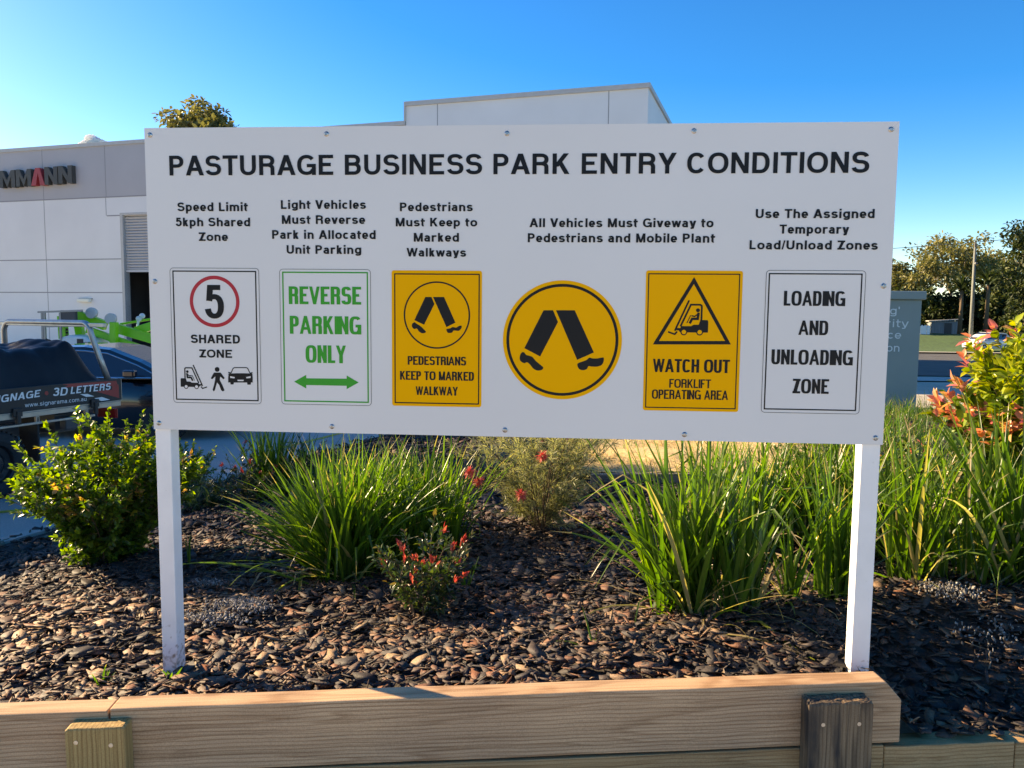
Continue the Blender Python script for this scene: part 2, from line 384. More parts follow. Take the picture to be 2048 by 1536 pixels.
def soil_mat():
    m, nt, b = new_mat("dark_garden_soil")
    tc = N(nt, "ShaderNodeTexCoord"); n = N(nt, "ShaderNodeTexNoise"); n.inputs["Scale"].default_value = 28; n.inputs["Detail"].default_value = 8
    nt.links.new(tc.outputs["Object"], n.inputs["Vector"])
    r = ramp(nt, [(0.3, (0.02, 0.016, 0.014)), (0.55, (0.055, 0.042, 0.034)), (0.8, (0.12, 0.09, 0.065))])
    nt.links.new(n.outputs[0], r.inputs[0]); nt.links.new(r.outputs[0], b.inputs["Base Color"]); b.inputs["Roughness"].default_value = 0.95
    bp_ = N(nt, "ShaderNodeBump"); bp_.inputs["Strength"].default_value = 0.9; bp_.inputs["Distance"].default_value = 0.02
    nt.links.new(n.outputs[0], bp_.inputs["Height"]); nt.links.new(bp_.outputs[0], b.inputs["Normal"])
    return m
def concrete_mat(name, c, joints=None):
    m, nt, b = new_mat(name)
    tc = N(nt, "ShaderNodeTexCoord")
    n = N(nt, "ShaderNodeTexNoise"); n.inputs["Scale"].default_value = 0.6; n.inputs["Detail"].default_value = 9
    n2 = N(nt, "ShaderNodeTexNoise"); n2.inputs["Scale"].default_value = 60; n2.inputs["Detail"].default_value = 3
    for q in (n, n2): nt.links.new(tc.outputs["Object"], q.inputs["Vector"])
    r = ramp(nt, [(0.3, tuple(x * .8 for x in c)), (0.7, tuple(x * 1.15 for x in c))])
    r2 = ramp(nt, [(0.35, (.8, .8, .8)), (0.65, (1.12, 1.12, 1.12))])
    mx = N(nt, "ShaderNodeMixRGB", blend_type='MULTIPLY', i_0=0.8)
    nt.links.new(n.outputs[0], r.inputs[0]); nt.links.new(n2.outputs[0], r2.inputs[0])
    nt.links.new(r.outputs[0], mx.inputs[1]); nt.links.new(r2.outputs[0], mx.inputs[2]); nt.links.new(mx.outputs[0], b.inputs["Base Color"])
    b.inputs["Roughness"].default_value = 0.9; b.inputs["Specular IOR Level"].default_value = 0.2
    return m
M['soil'] = soil_mat()
M['concrete'] = concrete_mat("concrete_pavement", (0.44, 0.41, 0.37))
M['bounce_slab'] = concrete_mat("pale_bounce_slab", (0.50, 0.46, 0.40))
M['apron'] = concrete_mat("pale_concrete", (0.44, 0.39, 0.31))
M['asphalt'] = concrete_mat("asphalt", (0.10, 0.098, 0.095))
M['earth'] = mat("grassy_earth", (0.07, 0.085, 0.03), 0.95, var=0.5, vscale=0.4)
M['kerb'] = mat("kerb_concrete", (0.45, 0.41, 0.35), 0.85, var=0.12, vscale=5)
M['yellow_line'] = mat("yellow_line_paint", (0.55, 0.36, 0.03), 0.7, var=0.2, vscale=12)
M['verge'] = mat("mown_grass_verge", (0.045, 0.095, 0.018), 0.95, var=0.4, vscale=3, bump=0.6, bscale=25)
M['straw_bed'] = mat("straw_soil", (0.52, 0.37, 0.17), 0.95, var=0.3, vscale=20, bump=0.5, bscale=60)

def struct(o): o["kind"] = "structure"; return o
# one sheet to the horizon; fine near, coarse far
gx = np.concatenate([np.linspace(-1800, -60, 12), np.linspace(-50, 110, 81), np.linspace(130, 1800, 12)])
gy = np.concatenate([np.linspace(-600, -20, 8), np.linspace(-15, 130, 88), np.linspace(150, 2500, 12)])
struct(grid_mesh("ground", gx, gy, lambda X, Y: ground_h(X, Y) - 0.012, M['earth']))
cx = np.linspace(-45, 6.2, 60); cyy = np.linspace(-14, 40, 64)
struct(grid_mesh("car_park", cx, cyy, lambda X, Y: ground_h(X, Y), M['concrete']))
struct(grid_mesh("bounce_slab", np.linspace(-12, 14, 14), np.linspace(-13.9, -.62, 14), lambda X, Y: 0 * X + .35 * (X > -3) + .006, M['bounce_slab'], clip=lambda x, y: x > -3.5))  # unseen pale slab, added to bounce sunlight up onto the sign board
ax_ = np.linspace(6.2, 34, 40); ay_ = np.linspace(11.2, 21.2, 20)
struct(grid_mesh("driveway", ax_, ay_, lambda X, Y: ground_h(X, Y) + 0.004, M['apron']))
struct(grid_mesh("footpath", ax_, np.linspace(21.3, 22.9, 4), lambda X, Y: ground_h(X, Y) + 0.03, M['concrete']))
rx = np.linspace(6.4, 130, 90)
struct(grid_mesh("road", rx, np.linspace(24.0, 66.0, 50), lambda X, Y: ground_h(X, Y) + 0.006, M['asphalt'],
       clip=lambda x, y: (y > 30.5) | (x > 10.4 + (y - 22.9) * .22)))
struct(grid_mesh("grass_verge", np.linspace(6.2, 16, 24), np.linspace(22.9, 30.5, 16), lambda X, Y: ground_h(X, Y) + 0.06, M['verge'],
       clip=lambda x, y: x < 10.6 + (y - 22.9) * .22))
struct(grid_mesh("far_kerb", rx, np.array([66.0, 66.9, 67.0]), lambda X, Y: ground_h(X, Y) + 0.13, M['kerb']))
struct(grid_mesh("roadside_grass", rx, np.linspace(67.0, 120, 40), lambda X, Y: ground_h(X, Y) + 0.10 + .05 * np.sin(X * 1.3) * np.sin(Y * .9), M['verge']))
# painted bay lines on the car park
def ground_strip(name, pts, w, m, dz):
    pts = np.array(pts, float); mb = MB()
    for a, b in zip(pts[:-1], pts[1:]):
        d = (b - a) / np.linalg.norm(b - a); n = np.array([-d[1], d[0]]) * w / 2
        q = [a + n, a - n, b - n, b + n]
        mb.add([(p[0], p[1], float(ground_h(p[0], p[1])) + dz) for p in q], [(0, 1, 2, 3)])
    return struct(mb.build(name, m))
ground_strip("bay_line", [on_z(-60, 1031, 0)[:2], on_z(40, 1021, 0)[:2], on_z(150, 1009, 0)[:2]], 0.09, M['yellow_line'], 0.005)
ground_strip("bay_line", [on_z(560, 898, -.05)[:2], on_z(620, 883, -.07)[:2], on_z(690, 865, -.1)[:2], on_z(760, 848, -.12)[:2]], 0.10, M['yellow_line'], 0.005)

# garden bed with its kerb on the car park side
def in_bed(x, y):
    return (x > edge_x(y) - 0.02) & ((y > wall_y(x) + 0.035) | ((x > 1.25) & (y > wall_y(x) - 0.03)))
bx = np.concatenate([np.linspace(-5.6, -1.5, 60), np.linspace(-1.45, 3.4, 110), np.linspace(3.5, 6.1, 24)])
by = np.concatenate([np.linspace(-2.2, 3.0, 120), np.linspace(3.1, 11.0, 70)])
def bed_clip(x, y): return (x > edge_x(y)) & (y > wall_y(x) - 0.03)
struct(grid_mesh("garden_bed", bx, by, lambda X, Y: bed_h(X, Y), M['soil'], clip=bed_clip))
mb = MB()
ys_ = np.linspace(-2, 11, 40)
for a, b in zip(ys_[:-1], ys_[1:]):
    xa, xb = float(edge_x(a)), float(edge_x(b))
    za, zb = float(ground_h(xa, a)) - .05, float(ground_h(xb, b)) - .05
    v = []
    for (x, y, z) in ((xa, a, za), (xb, b, zb)):
        v += [(x - .07, y, z), (x + .08, y, z), (x + .08, y, .125), (x - .055, y, .125)]
    mb.add(v, [(0, 4, 7, 3), (3, 7, 6, 2), (2, 6, 5, 1)])
struct(mb.build("kerb", M['kerb']))
# straw covered patch behind the grevillea
def straw_in(x, y): return (x > 0.16 + .10 * (y - 4.3) * 0) & (x < 2.7) & (y > 4.25) & (y < 9.5) & (x > -0.2 + (y - 4.2) * .02)
struct(grid_mesh("straw_ground", np.linspace(-0.6, 5.2, 60), np.linspace(4.25, 9.5, 50), lambda X, Y: bed_h(X, Y) + 0.05 + .02 * np.sin(4 * X + 3 * Y), M['straw_bed'], clip=straw_in))

# ------------------------------------------------------------------ lettering: skeleton strokes swept with an elliptical pen
B_, T_, XH_, D_, L_, R_ = -9, 9, 8, -8, -9, 9
XH, DESC = 0.735, -0.27
def P(*pts): return ('p', False, list(pts))
def Cc(*pts): return ('p', True, list(pts))
def Dg(x0, y0, x1, y1, k=1.12): return ('d', x0, y0, x1, y1, k)
def A(cx_, cy_, rx_, ry_, a0, a1): return ('a', cx_, cy_, rx_, ry_, a0, a1)
# each glyph: (advance, side bearing, height of its unit box, strokes)
GL = {
 'A': (1.00, .02, 1, [Dg(0, 0, .5, 1), Dg(1, 0, .5, 1), P((.2, .27), (.8, .27))]),
 'B': (1.00, .09, 1, [P((0, B_), (0, T_)), P((0, 1), A(.52, .77, .42, .23, 90, -90), (0, .54)), P((0, .54), A(.55, .27, .45, .27, 90, -90), (0, 0))]),
 'C': (1.00, .055, 1, [P(A(.5, .5, .5, .5, 38, 322))]),
 'D': (1.00, .09, 1, [P((0, B_), (0, T_)), P((0, 1), A(.45, .5, .55, .5, 90, -90), (0, 0))]),
 'E': (.93, .09, 1, [P((0, B_), (0, T_)), P((0, 1), (R_, 1)), P((0, .52), (.96, .52)), P((0, 0), (R_, 0))]),
 'F': (.86, .09, 1, [P((0, B_), (0, T_)), P((0, 1), (R_, 1)), P((0, .50), (.93, .50))]),
 'G': (1.08, .055, 1, [P(A(.5, .5, .5, .5, 40, 330)), P((1, B_), (1, .46), (.52, .46))]),
 'H': (1.00, .09, 1, [P((0, B_), (0, T_)), P((1, B_), (1, T_)), P((0, .53), (1, .53))]),
 'I': (.385, .09, 1, [P((.5, B_), (.5, T_))]),
 'K': (1.02, .09, 1, [P((0, B_), (0, T_)), Dg(.06, .36, .93, 1, 1.25), Dg(.38, .60, 1.0, 0, 1.2)]),
 'L': (.83, .09, 1, [P((0, T_), (0, 0), (R_, 0))]),
 'M': (1.16, .085, 1, [P((0, B_), (0, T_)), P((1, B_), (1, T_)), Dg(.04, 1, .5, 0, 1.0), Dg(.96, 1, .5, 0, 1.0)]),
 'N': (1.00, .085, 1, [P((0, B_), (0, T_)), P((1, B_), (1, T_)), Dg(.0, 1, 1.0, 0, 1.12)]),
 'O': (1.08, .05, 1, [Cc(A(.5, .5, .5, .5, 0, 360))]),
 'P': (.93, .09, 1, [P((0, B_), (0, T_)), P((0, 1), A(.5, .735, .5, .265, 90, -90), (0, .47))]),
 'R': (1.00, .09, 1, [P((0, B_), (0, T_)), P((0, 1), A(.5, .755, .46, .245, 90, -90), (0, .51)), P((.5, .51), A(.5, .30, .46, .21, 90, 0), (.97, B_))]),
 'S': (.93, .05, 1, [P(A(.5, .765, .46, .235, 12, 270), A(.5, .265, .5, .265, 90, -168))]),
 'T': (.85, .03, 1, [P((L_, 1), (R_, 1)), P((.5, B_), (.5, T_))]),
 'U': (1.00, .085, 1, [P((0, T_), A(.5, .36, .5, .36, 180, 360), (1, T_))]),
 'V': (.93, .02, 1, [Dg(0, 1, .5, 0), Dg(1, 1, .5, 0)]),
 'W': (1.31, .02, 1, [Dg(0, 1, .25, 0, 1.0), Dg(.5, 1, .25, 0, 1.0), Dg(.5, 1, .75, 0, 1.0), Dg(1, 1, .75, 0, 1.0)]),
 'Y': (.93, .02, 1, [Dg(0, 1, .5, .42, 1.15), Dg(1, 1, .5, .42, 1.15), P((.5, B_), (.5, .52))]),
 'Z': (.85, .04, 1, [P((L_, 1), (R_, 1)), P((L_, 0), (R_, 0)), Dg(.06, 0, .94, 1, 1.3)]),
 '5': (.77, .04, 1, [P((.98, 1), (.16, 1), (.07, .53)), P((.07, .53), A(.47, .34, .53, .34, 130, -168))]),
 '3': (.77, .04, 1, [P(A(.48, .765, .44, .235, 165, -90), (.34, .53)), P((.36, .53), A(.5, .265, .5, .265, 90, -168))]),
 'a': (.77, .045, XH, [P(A(.47, .70, .42, .30, 160, 0), (.90, .2), (.93, B_)), P((.89, .57), A(.42, .275, .42, .275, 100, 270), A(.44, .34, .46, .34, 270, 355))]),
 'b': (.85, .075, XH, [P((0, B_), (0, T_)), Cc(A(.5, .5, .5, .5, 0, 360))]),
 'c': (.77, .045, XH, [P(A(.5, .5, .5, .5, 42, 318))]),
 'd': (.85, .075, XH, [P((1, B_), (1, T_)), Cc(A(.5, .5, .5, .5, 0, 360))]),
 'e': (.77, .045, XH, [P((.06, .47), (1, .47), A(.5, .5, .5, .5, 0, 322))]),
 'g': (.85, .065, XH, [Cc(A(.5, .52, .5, .48, 0, 360)), P((1, XH_), A(.5, -.12, .5, .25, 0, -160))]),
 'h': (.85, .08, XH, [P((0, B_), (0, T_)), P((0, .62), A(.5, .60, .5, .40, 180, 0), (1, B_))]),
 'i': (.385, .08, XH, [P((.5, B_), (.5, XH_)), ('dot', .5, .93)]),
 'k': (.77, .08, XH, [P((0, B_), (0, T_)), Dg(.02, .34, .92, 1, 1.3), Dg(.38, .62, 1, 0, 1.25)]),
 'l': (.385, .08, XH, [P((.5, B_), (.5, T_))]),
 'm': (1.235, .08, XH, [P((0, B_), (0, XH_)), P((0, .62), A(.25, .62, .25, .38, 180, 0), (.5, B_)), P((.5, .62), A(.75, .62, .25, .38, 180, 0), (1, B_))]),
 'n': (.85, .08, XH, [P((0, B_), (0, XH_)), P((0, .6), A(.5, .60, .5, .40, 180, 0), (1, B_))]),
 'o': (.85, .045, XH, [Cc(A(.5, .5, .5, .5, 0, 360))]),
 'p': (.85, .075, XH, [P((0, D_), (0, XH_)), Cc(A(.5, .5, .5, .5, 0, 360))]),
 'r': (.66, .07, XH, [P((0, B_), (0, XH_)), P((0, .5), A(.85, .55, .85, .45, 175, 90), (R_, 1))]),
 's': (.77, .045, XH, [P(A(.5, .75, .46, .25, 14, 270), A(.5, .25, .5, .25, 90, -166))]),
 't': (.52, .03, XH, [P((.34, 1.52), (.34, .25), A(.78, .24, .44, .24, 180, 290)), P((L_, 1), (R_, 1))]),
 'u': (.85, .08, XH, [P((1, B_), (1, XH_)), P((0, XH_), A(.5, .40, .5, .40, 180, 360), (1, .45))]),
 'v': (.77, .02, XH, [Dg(0, 1, .5, 0), Dg(1, 1, .5, 0)]),
 'w': (1.08, .02, XH, [Dg(0, 1, .25, 0, .95), Dg(.5, 1, .25, 0, .95), Dg(.5, 1, .75, 0, .95), Dg(1, 1, .75, 0, .95)]),
 'y': (.77, .02, XH, [Dg(0, 1, .52, 0), Dg(1, 1, .44, -.22), P((.42, -.335), (.04, -.335))]),
 '/': (.385, .0, 1, [Dg(0, 0, 1, 1, .7)]),
 '.': (.385, .08, 1, [('dot', .5, .085)]),
 "'": (.33, .08, 1, [P((.5, .72), (.5, T_))]),
 ' ': (.40, 0, 1, []),
}
def stroke_strip(pts, closed, wv, wh):
    pts = np.array(pts, float); n = len(pts)
    keep = [0] + [i for i in range(1, n) if np.linalg.norm(pts[i] - pts[i - 1]) > 1e-5]
    pts = pts[keep]
    if closed and np.linalg.norm(pts[0] - pts[-1]) < 1e-5: pts = pts[:-1]
    n = len(pts); Lp, Rp = [], []
    for i in range(n):
        if closed: a, b = pts[i] - pts[i - 1], pts[(i + 1) % n] - pts[i]
        else:
            a = pts[i] - pts[i - 1] if i else pts[1] - pts[0]
            b = pts[i + 1] - pts[i] if i < n - 1 else a
        a = a / np.linalg.norm(a); b = b / np.linalg.norm(b)
        na, nb = np.array([-a[1], a[0]]), np.array([-b[1], b[0]]); m = na + nb
        m = m / max(1e-6, np.linalg.norm(m)); k = min(2.0, 1 / max(.3, m @ na))
        off = np.array([m[0] * wv / 2, m[1] * wh / 2]) * k
        Lp.append(pts[i] + off); Rp.append(pts[i] - off)
    V = Lp + Rp; Fc = []
    for i in range(n if closed else n - 1):
        j = (i + 1) % n; Fc.append((i, n + i, n + j, j))
    return V, Fc
def glyph(ch, W, wv, wh, sup=2.3, dk=1.0):
    """outline pieces of one letter, cap height 1, ink width W"""
    adv, sb, h, st = GL[ch]; out = []
    def fx(u): return 0.0 if u == -9 else W if u == 9 else wv / 2 + u * (W - wv)
    def fy(v):
        return {-9: 0.0, 9: 1.0, 8: XH, -8: DESC}.get(v, wh / 2 + v * (h - wh))
    for s in st:
        if s[0] == 'p':
            pts = []
            for it in s[2]:
                if it[0] == 'a':
                    _, cx_, cy_, rx_, ry_, a0, a1 = it
                    k = max(5, int(abs(a1 - a0) / 11))
                    for q in range(k + 1):
                        a = rad(a0 + (a1 - a0) * q / k); c, s_ = cos(a), sin(a)
                        e = 2.0 / sup
                        pts.append((fx_(fx, cx_ + rx_ * math.copysign(abs(c) ** e, c)), fy(cy_ + ry_ * math.copysign(abs(s_) ** e, s_))))
                else: pts.append((fx(it[0]), fy(it[1])))
            out.append(stroke_strip(pts, s[1], wv, wh))
        elif s[0] == 'd':
            _, x0, y0, x1, y1, k = s; hw = min(k * wv * (dk if ch in 'NMWKAVY' else 1.0), W * .48) / 2
            X0, X1 = hw + x0 * (W - 2 * hw), hw + x1 * (W - 2 * hw); Y0, Y1 = y0 * h, y1 * h
            out.append(([(X0 - hw, Y0), (X0 + hw, Y0), (X1 + hw, Y1), (X1 - hw, Y1)], [(0, 1, 2, 3)]))
        elif s[0] == 'dot':
            X0, Y0 = fx(s[1]), s[2]; a = wv / 2; b = wh * .54
            out.append(([(X0 - a, Y0 - b), (X0 + a, Y0 - b), (X0 + a, Y0 + b), (X0 - a, Y0 + b)], [(0, 1, 2, 3)]))
    return out
def fx_(fx, u): return fx(u) if abs(u) < 8 else fx(u)
def word(s, k, wv, wh, gap=0.0, sup=2.3, sbk=1.0, dk=1.0):
    """pieces of a line with width factor k; returns list of (verts2d, faces), total width"""
    x = 0.0; out = []
    for i, ch in enumerate(s):
        adv, sb, h, st = GL[ch]; W = (adv - 2 * sb) * k
        if st:
            for V, Fc in glyph(ch, max(W, wv), wv, wh, sup, dk): out.append(([(p[0] + x, p[1]) for p in V], Fc))
        x += W if ch != ' ' else adv * k
        if i < len(s) - 1:
            nsb = GL[s[i + 1]][1]
            x += (sb + nsb) * k * sbk + gap
    return out, x
def fit_line(mb, s, x0, x1, zb, cap, place, wv, wh, gap=0.0, sup=2.3, shear=0.0, step=2e-5, mi=0, sbk=1.0, dk=1.0):
    """letters between x0 and x1 on baseline zb; place(x,z,lift) -> 3-D"""
    tgt = (x1 - x0) / cap
    k = 0.8
    for _ in range(8):
        _, w = word(s, k, wv, wh, gap, sup, sbk, dk)
        _, w2 = word(s, k + .01, wv, wh, gap, sup, sbk, dk)
        k += (tgt - w) / ((w2 - w) / .01)
    pieces, w = word(s, k, wv, wh, gap, sup, sbk, dk)
    for i, (V, Fc) in enumerate(pieces):
        mb.add([place(x0 + (p[0] + shear * p[1]) * cap, zb + p[1] * cap, (i % 6) * step) for p in V], Fc, mi)
    return mb

# ------------------------------------------------------------------ the entry conditions sign
Z0 = 1.53; BW, BH = 2.44, 1.01533
sign = empty("entry_sign", (0, 0, 0.68), 0, "large white entry conditions board on two white posts in the mulch bed", "sign")
def sbuild(mb, name, m, parent=None, **kw):
    """mesh given in world coordinates hung under the sign"""
    mb.v = [(x, y, z - 0.68) for x, y, z in mb.v]
    return mb.build(name, m, parent or sign, **kw)
sbuild(MB().span((-BW / 2, 0, Z0), (BW / 2, 0.004, Z0 + BH)), "board", M['board'])
for s, (xa, xb, zf) in {-1: (-1.219, -1.164, .50), 1: (1.157, 1.216, .50)}.items():
    sbuild(MB().span((xa, .0065, zf), (xb, .066, Z0 + BH - .03)), "post", M['post'], bevel=.003)
for z in (Z0 + .06, Z0 + .50, Z0 + .93):
    sbuild(MB().span((-1.16, .0065, z - .02), (1.155, .045, z + .02)), "rail", M['post'])
def bp(px, py):
    p = on_y(px, py, 0.0); return float(p[0]), float(p[2])
for i, (px, py) in enumerate([(300, 270), (653, 268), (1014, 267), (1388, 262), (1782, 259), (310, 563), (1767, 572), (318, 846), (664, 853), (1010, 860), (1369, 869), (1751, 876)]):
    x, z = bp(px, py); mb = MB()
    mb.lathe([(.0085, 0), (.0085, -.0012), (.0072, -.0022), (.0045, -.0042), (.0042, -.0050), (.0026, -.0050), (.0024, -.0030), (.0001, -.0030)], (x, 0, z), 'Y', 20)
    sbuild(mb, "screw", M['steel'], smooth=False)

def lay(name, m, d, parent):
    """returns (mesh builder, place fn at depth d in front of the board, finish)"""
    mb = MB()
    return mb, (lambda x, z, l=0.0: (x, -d - l, z)), (lambda: sbuild(mb, name, m, parent, fix=False))
def lines(rows, name, m, parent, d=.0016, wv=.20, wh=.165, gap=.02, sup=2.3, sbk=1.0, dk=1.0):
    for s, xa, xb, yt, yb in rows:
        mb, pl, fin = lay(name, m, d, parent)
        xm = (xa + xb) / 2; zb = bp(xm, yb)[1]; zt = bp(xm, yt)[1]; ym = (yt + yb) / 2
        fit_line(mb, s, bp(xa, ym)[0], bp(xb, ym)[0], zb, zt - zb, pl, wv, wh, gap, sup, sbk=sbk, dk=dk)
        fin()
lines([("PASTURAGE BUSINESS PARK ENTRY CONDITIONS", 339, 1738.5, 307.5, 348.5)], "title_lettering", M['black'], None, wv=.208, wh=.168, gap=.025, sup=2.3, sbk=.85)
for rows in ([("Speed Limit", 355, 496, 405, 422.5), ("5kph Shared", 352, 500.5, 435.5, 452.7), ("Zone", 398, 456, 465, 482)],
             [("Light Vehicles", 562, 732, 400.5, 418), ("Must Reverse", 564, 730.5, 430.6, 448), ("Park in Allocated", 544.5, 751.5, 460.5, 478), ("Unit Parking", 573.5, 722.6, 490.5, 507.8)],
             [("Pedestrians", 800, 945.6, 405.2, 422.6), ("Must Keep to", 791.7, 954.6, 435.8, 453), ("Marked", 827.7, 918, 466, 483.5), ("Walkways", 813.3, 932.3, 496.2, 513.3)],
             [("All Vehicles Must Giveway to", 1059, 1427, 436.8, 454.6), ("Pedestrians and Mobile Plant", 1055.7, 1430, 467, 485)],
             [("Use The Assigned", 1511.4, 1749, 418.2, 436.4), ("Temporary", 1559, 1698, 449.4, 467.5), ("Load/Unload Zones", 1499, 1755.5, 481, 499.2)]):
    lines(rows, "lettering", M['black'], None, wv=.238, wh=.185, gap=.05, sup=2.3, sbk=.8)

def rrect(x0, z0, x1, z1, r, n=6):
    pts = []
    for cx_, cz_, a0 in ((x1 - r, z1 - r, 0), (x0 + r, z1 - r, 90), (x0 + r, z0 + r, 180), (x1 - r, z0 + r, 270)):
        for k in range(n + 1):
            a = rad(a0 + 90 * k / n); pts.append((cx_ + r * cos(a), cz_ + r * sin(a)))
    return pts
def frame_strip(mb, outer, w, pl, cen=None):
    """band of width w inside a rounded rectangle given as (x0,z0,x1,z1,r)"""
    x0, z0, x1, z1, r = outer; o = rrect(x0, z0, x1, z1, r); i = rrect(x0 + w, z0 + w, x1 - w, z1 - w, max(r - w, .0008)); n = len(o)
    mb.add([pl(*p) for p in o] + [pl(*p) for p in i], [(k, (k + 1) % n, n + (k + 1) % n, n + k) for k in range(n)])
def ring(mb, c, ro, ri, pl, n=72):
    v = [pl(c[0] + ro * cos(2 * pi * k / n), c[1] + ro * sin(2 * pi * k / n)) for k in range(n)] + \
        [pl(c[0] + ri * cos(2 * pi * k / n), c[1] + ri * sin(2 * pi * k / n)) for k in range(n)]
    mb.add(v, [(k, (k + 1) % n, n + (k + 1) % n, n + k) for k in range(n)])
def disc(mb, c, r, pl, n=72): mb.add([pl(c[0] + r * cos(2 * pi * k / n), c[1] + r * sin(2 * pi * k / n)) for k in range(n)], [tuple(range(n))])
def box_of(q):
    p = [bp(*a) for a in q]     # TL TR BR BL
    return (p[0][0] + p[3][0]) / 2, (p[3][1] + p[2][1]) / 2, (p[1][0] + p[2][0]) / 2, (p[0][1] + p[1][1]) / 2
def zoomer(s, ox, oy): return lambda x, y: bp(ox + x / s, oy + y / s)
def zq(s, ox, oy, q): return [(ox + x / s, oy + y / s) for x, y in q]
def poly(mb, pts, zf, pl): mb.add([pl(*zf(*p)) for p in pts], [tuple(range(len(pts)))])
def thick(mb, pts, w, zf, pl, closed=False):
    q = [zf(*p) for p in pts]; V, Fc = stroke_strip(q, closed, w, w); mb.add([pl(*p) for p in V], Fc)
def smooth_pts(pts, k=4):
    n = len(pts); out = []
    for i in range(n):
        p0, p1, p2, p3 = [np.array(pts[(i + d) % n], float) for d in (-1, 0, 1, 2)]
        for t in np.arange(k) / k:
            out.append(tuple(.5 * ((2 * p1) + (p2 - p0) * t + (2 * p0 - 5 * p1 + 4 * p2 - p3) * t * t + (3 * p1 - p0 - 3 * p2 + p3) * t ** 3)))
    return out
def panel(q_outer, fill, label, name="sign_panel", r=.012):
    b = box_of(q_outer); mb, pl, fin = lay(name, fill, .0006, sign)
    pts = rrect(*b, r); mb.add([pl(*p) for p in pts], [tuple(range(len(pts)))]); o = fin(); o["label"] = label
    return o, b
def inner(parent, q, w, m, r=.004, d=.0012, name="border", thin=None):
    mb, pl, fin = lay(name, m, d, parent); b = box_of(q); frame_strip(mb, (*b, r), w, pl)
    if thin: frame_strip(mb, (*thin, .012), .0013, pl)
    return fin()
# sub-parts are given in world coordinates, parents carry no transform of their own
# --- speed panel
S5 = (4.452, 320, 520); z5 = zoomer(*S5)
o, b = panel(zq(*S5, [(90, 70), (880, 72), (905, 1282), (120, 1270)]), M['board'], "white shared zone speed limit panel with red ring")
inner(o, zq(*S5, [(110, 93), (857, 97), (880, 1257), (145, 1245)]), .0042, M['black'], .0015, thin=b)
mb, pl, fin = lay("red_ring", M['red_vinyl'], .0012, o); c = z5(487, 370); e = z5(709, 370)[0] - c[0]; ring(mb, c, e, e * .862, pl); fin()
lines([("5", 411, 448, 569.9, 637.3)], "numeral", M['black'], o, wv=.185, wh=.15)
lines([("SHARED", 381.8, 480.3, 669.6, 686.6), ("ZONE", 399, 464.5, 699.2, 715.4)], "lettering", M['black'], o, wv=.245, wh=.20, gap=.02, sbk=.8)
def forklift(parent, zf, u, flip, org, m, hole):
    """pictogram of a forklift with a seated driver; u: metres per unit; drawn facing right then mirrored"""
    mb, pl, fin = lay("forklift_pictogram", m, .0012, parent)
    def g(x, y): return (org[0] + (-x if flip else x) * u, org[1] + y * u)
    def pg(pts, l=0): mb.add([pl(*g(*p), l) for p in pts], [tuple(range(len(pts)))])
    def st(pts, w, l=0, closed=False):
        V, Fc = stroke_strip([g(*p) for p in pts], closed, w * u, w * u); mb.add([pl(*p, l) for p in V], Fc)
    pg([(0, 13), (0, 38), (2, 42), (15, 42), (20, 42), (24, 30), (36, 30), (43, 26), (68, 26), (74, 14), (70, 10), (0, 10)], 1e-5)
    st([(17.5, 41), (17.5, 78), (21, 81), (45, 81), (70, 25)], 4.6, 3e-5)          # cab guard
    st([(50, 92), (84, 14)], 4.6, 4e-5)                                             # mast
    st([(78, 12), (84, 5), (101, 11)], 4.2, 5e-5)                                   # fork
    st([(66, 18), (80, 18)], 6, 6e-5)
    mb.add([pl(*g(27 + 5 * cos(2 * pi * k / 20), 67 + 5 * sin(2 * pi * k / 20)), 5e-5) for k in range(20)], [tuple(range(20))])
    st([(25, 61), (27, 45), (41, 45), (47, 33)], 6.4, 6e-5); st([(27, 57), (35, 51), (43, 53)], 3.4, 7e-5)
    st([(54, 34), (45, 54)], 2.2, 8e-5)
    for cx_ in (21, 61):
        mb.add([pl(*g(cx_ + 8.6 * cos(2 * pi * k / 28), 11 + 8.6 * sin(2 * pi * k / 28)), 9e-5) for k in range(28)], [tuple(range(28))])
    fin()
    for cx_ in (21, 61):
        mb, pl, fin = lay("wheel_mark", hole, .0014, parent)
        mb.add([pl(*g(cx_ + 5.6 * cos(2 * pi * k / 28), 11 + 5.6 * sin(2 * pi * k / 28))) for k in range(28)], [tuple(range(28))]); fin()
c = z5(187, 1152); u = (z5(425, 1152)[0] - c[0]) / 103
forklift(o, z5, u, False, (c[0], c[1]), M['black'], M['board'])
mb, pl, fin = lay("walker_pictogram", M['black'], .0012, o)
c = z5(510, 974); r_ = z5(531, 974)[0] - c[0]; disc(mb, c, r_, pl, 28)
poly(mb, [(482, 1002), (540, 1002), (552, 1016), (578, 1052), (566, 1062), (538, 1038), (533, 1068), (556, 1112), (576, 1160), (560, 1170), (545, 1158), (528, 1112), (510, 1090),
          (500, 1120), (490, 1160), (478, 1170), (470, 1155), (484, 1105), (492, 1065), (494, 1036), (466, 1062), (454, 1054), (472, 1018)], z5, pl); fin()
mb, pl, fin = lay("car_pictogram", M['black'], .0012, o)
thick(mb, [(634, 1006), (652, 965), (664, 958), (770, 958), (782, 965), (802, 1006)], .0032, z5, pl)
poly(mb, smooth_pts([(628, 1010), (806, 1010), (824, 1026), (826, 1082), (812, 1090), (624, 1090), (609, 1082), (611, 1026)], 3), z5, lambda x, z: pl(x, z, 2e-5))
for q in ([(607, 996), (630, 1000), (634, 1012), (611, 1008)], [(827, 998), (804, 1002), (800, 1014), (822, 1010)], [(626, 1088), (660, 1088), (656, 1108), (630, 1108)], [(776, 1090), (812, 1090), (808, 1110), (780, 1110)]):
    poly(mb, q, z5, lambda x, z: pl(x, z, 4e-5))
fin()
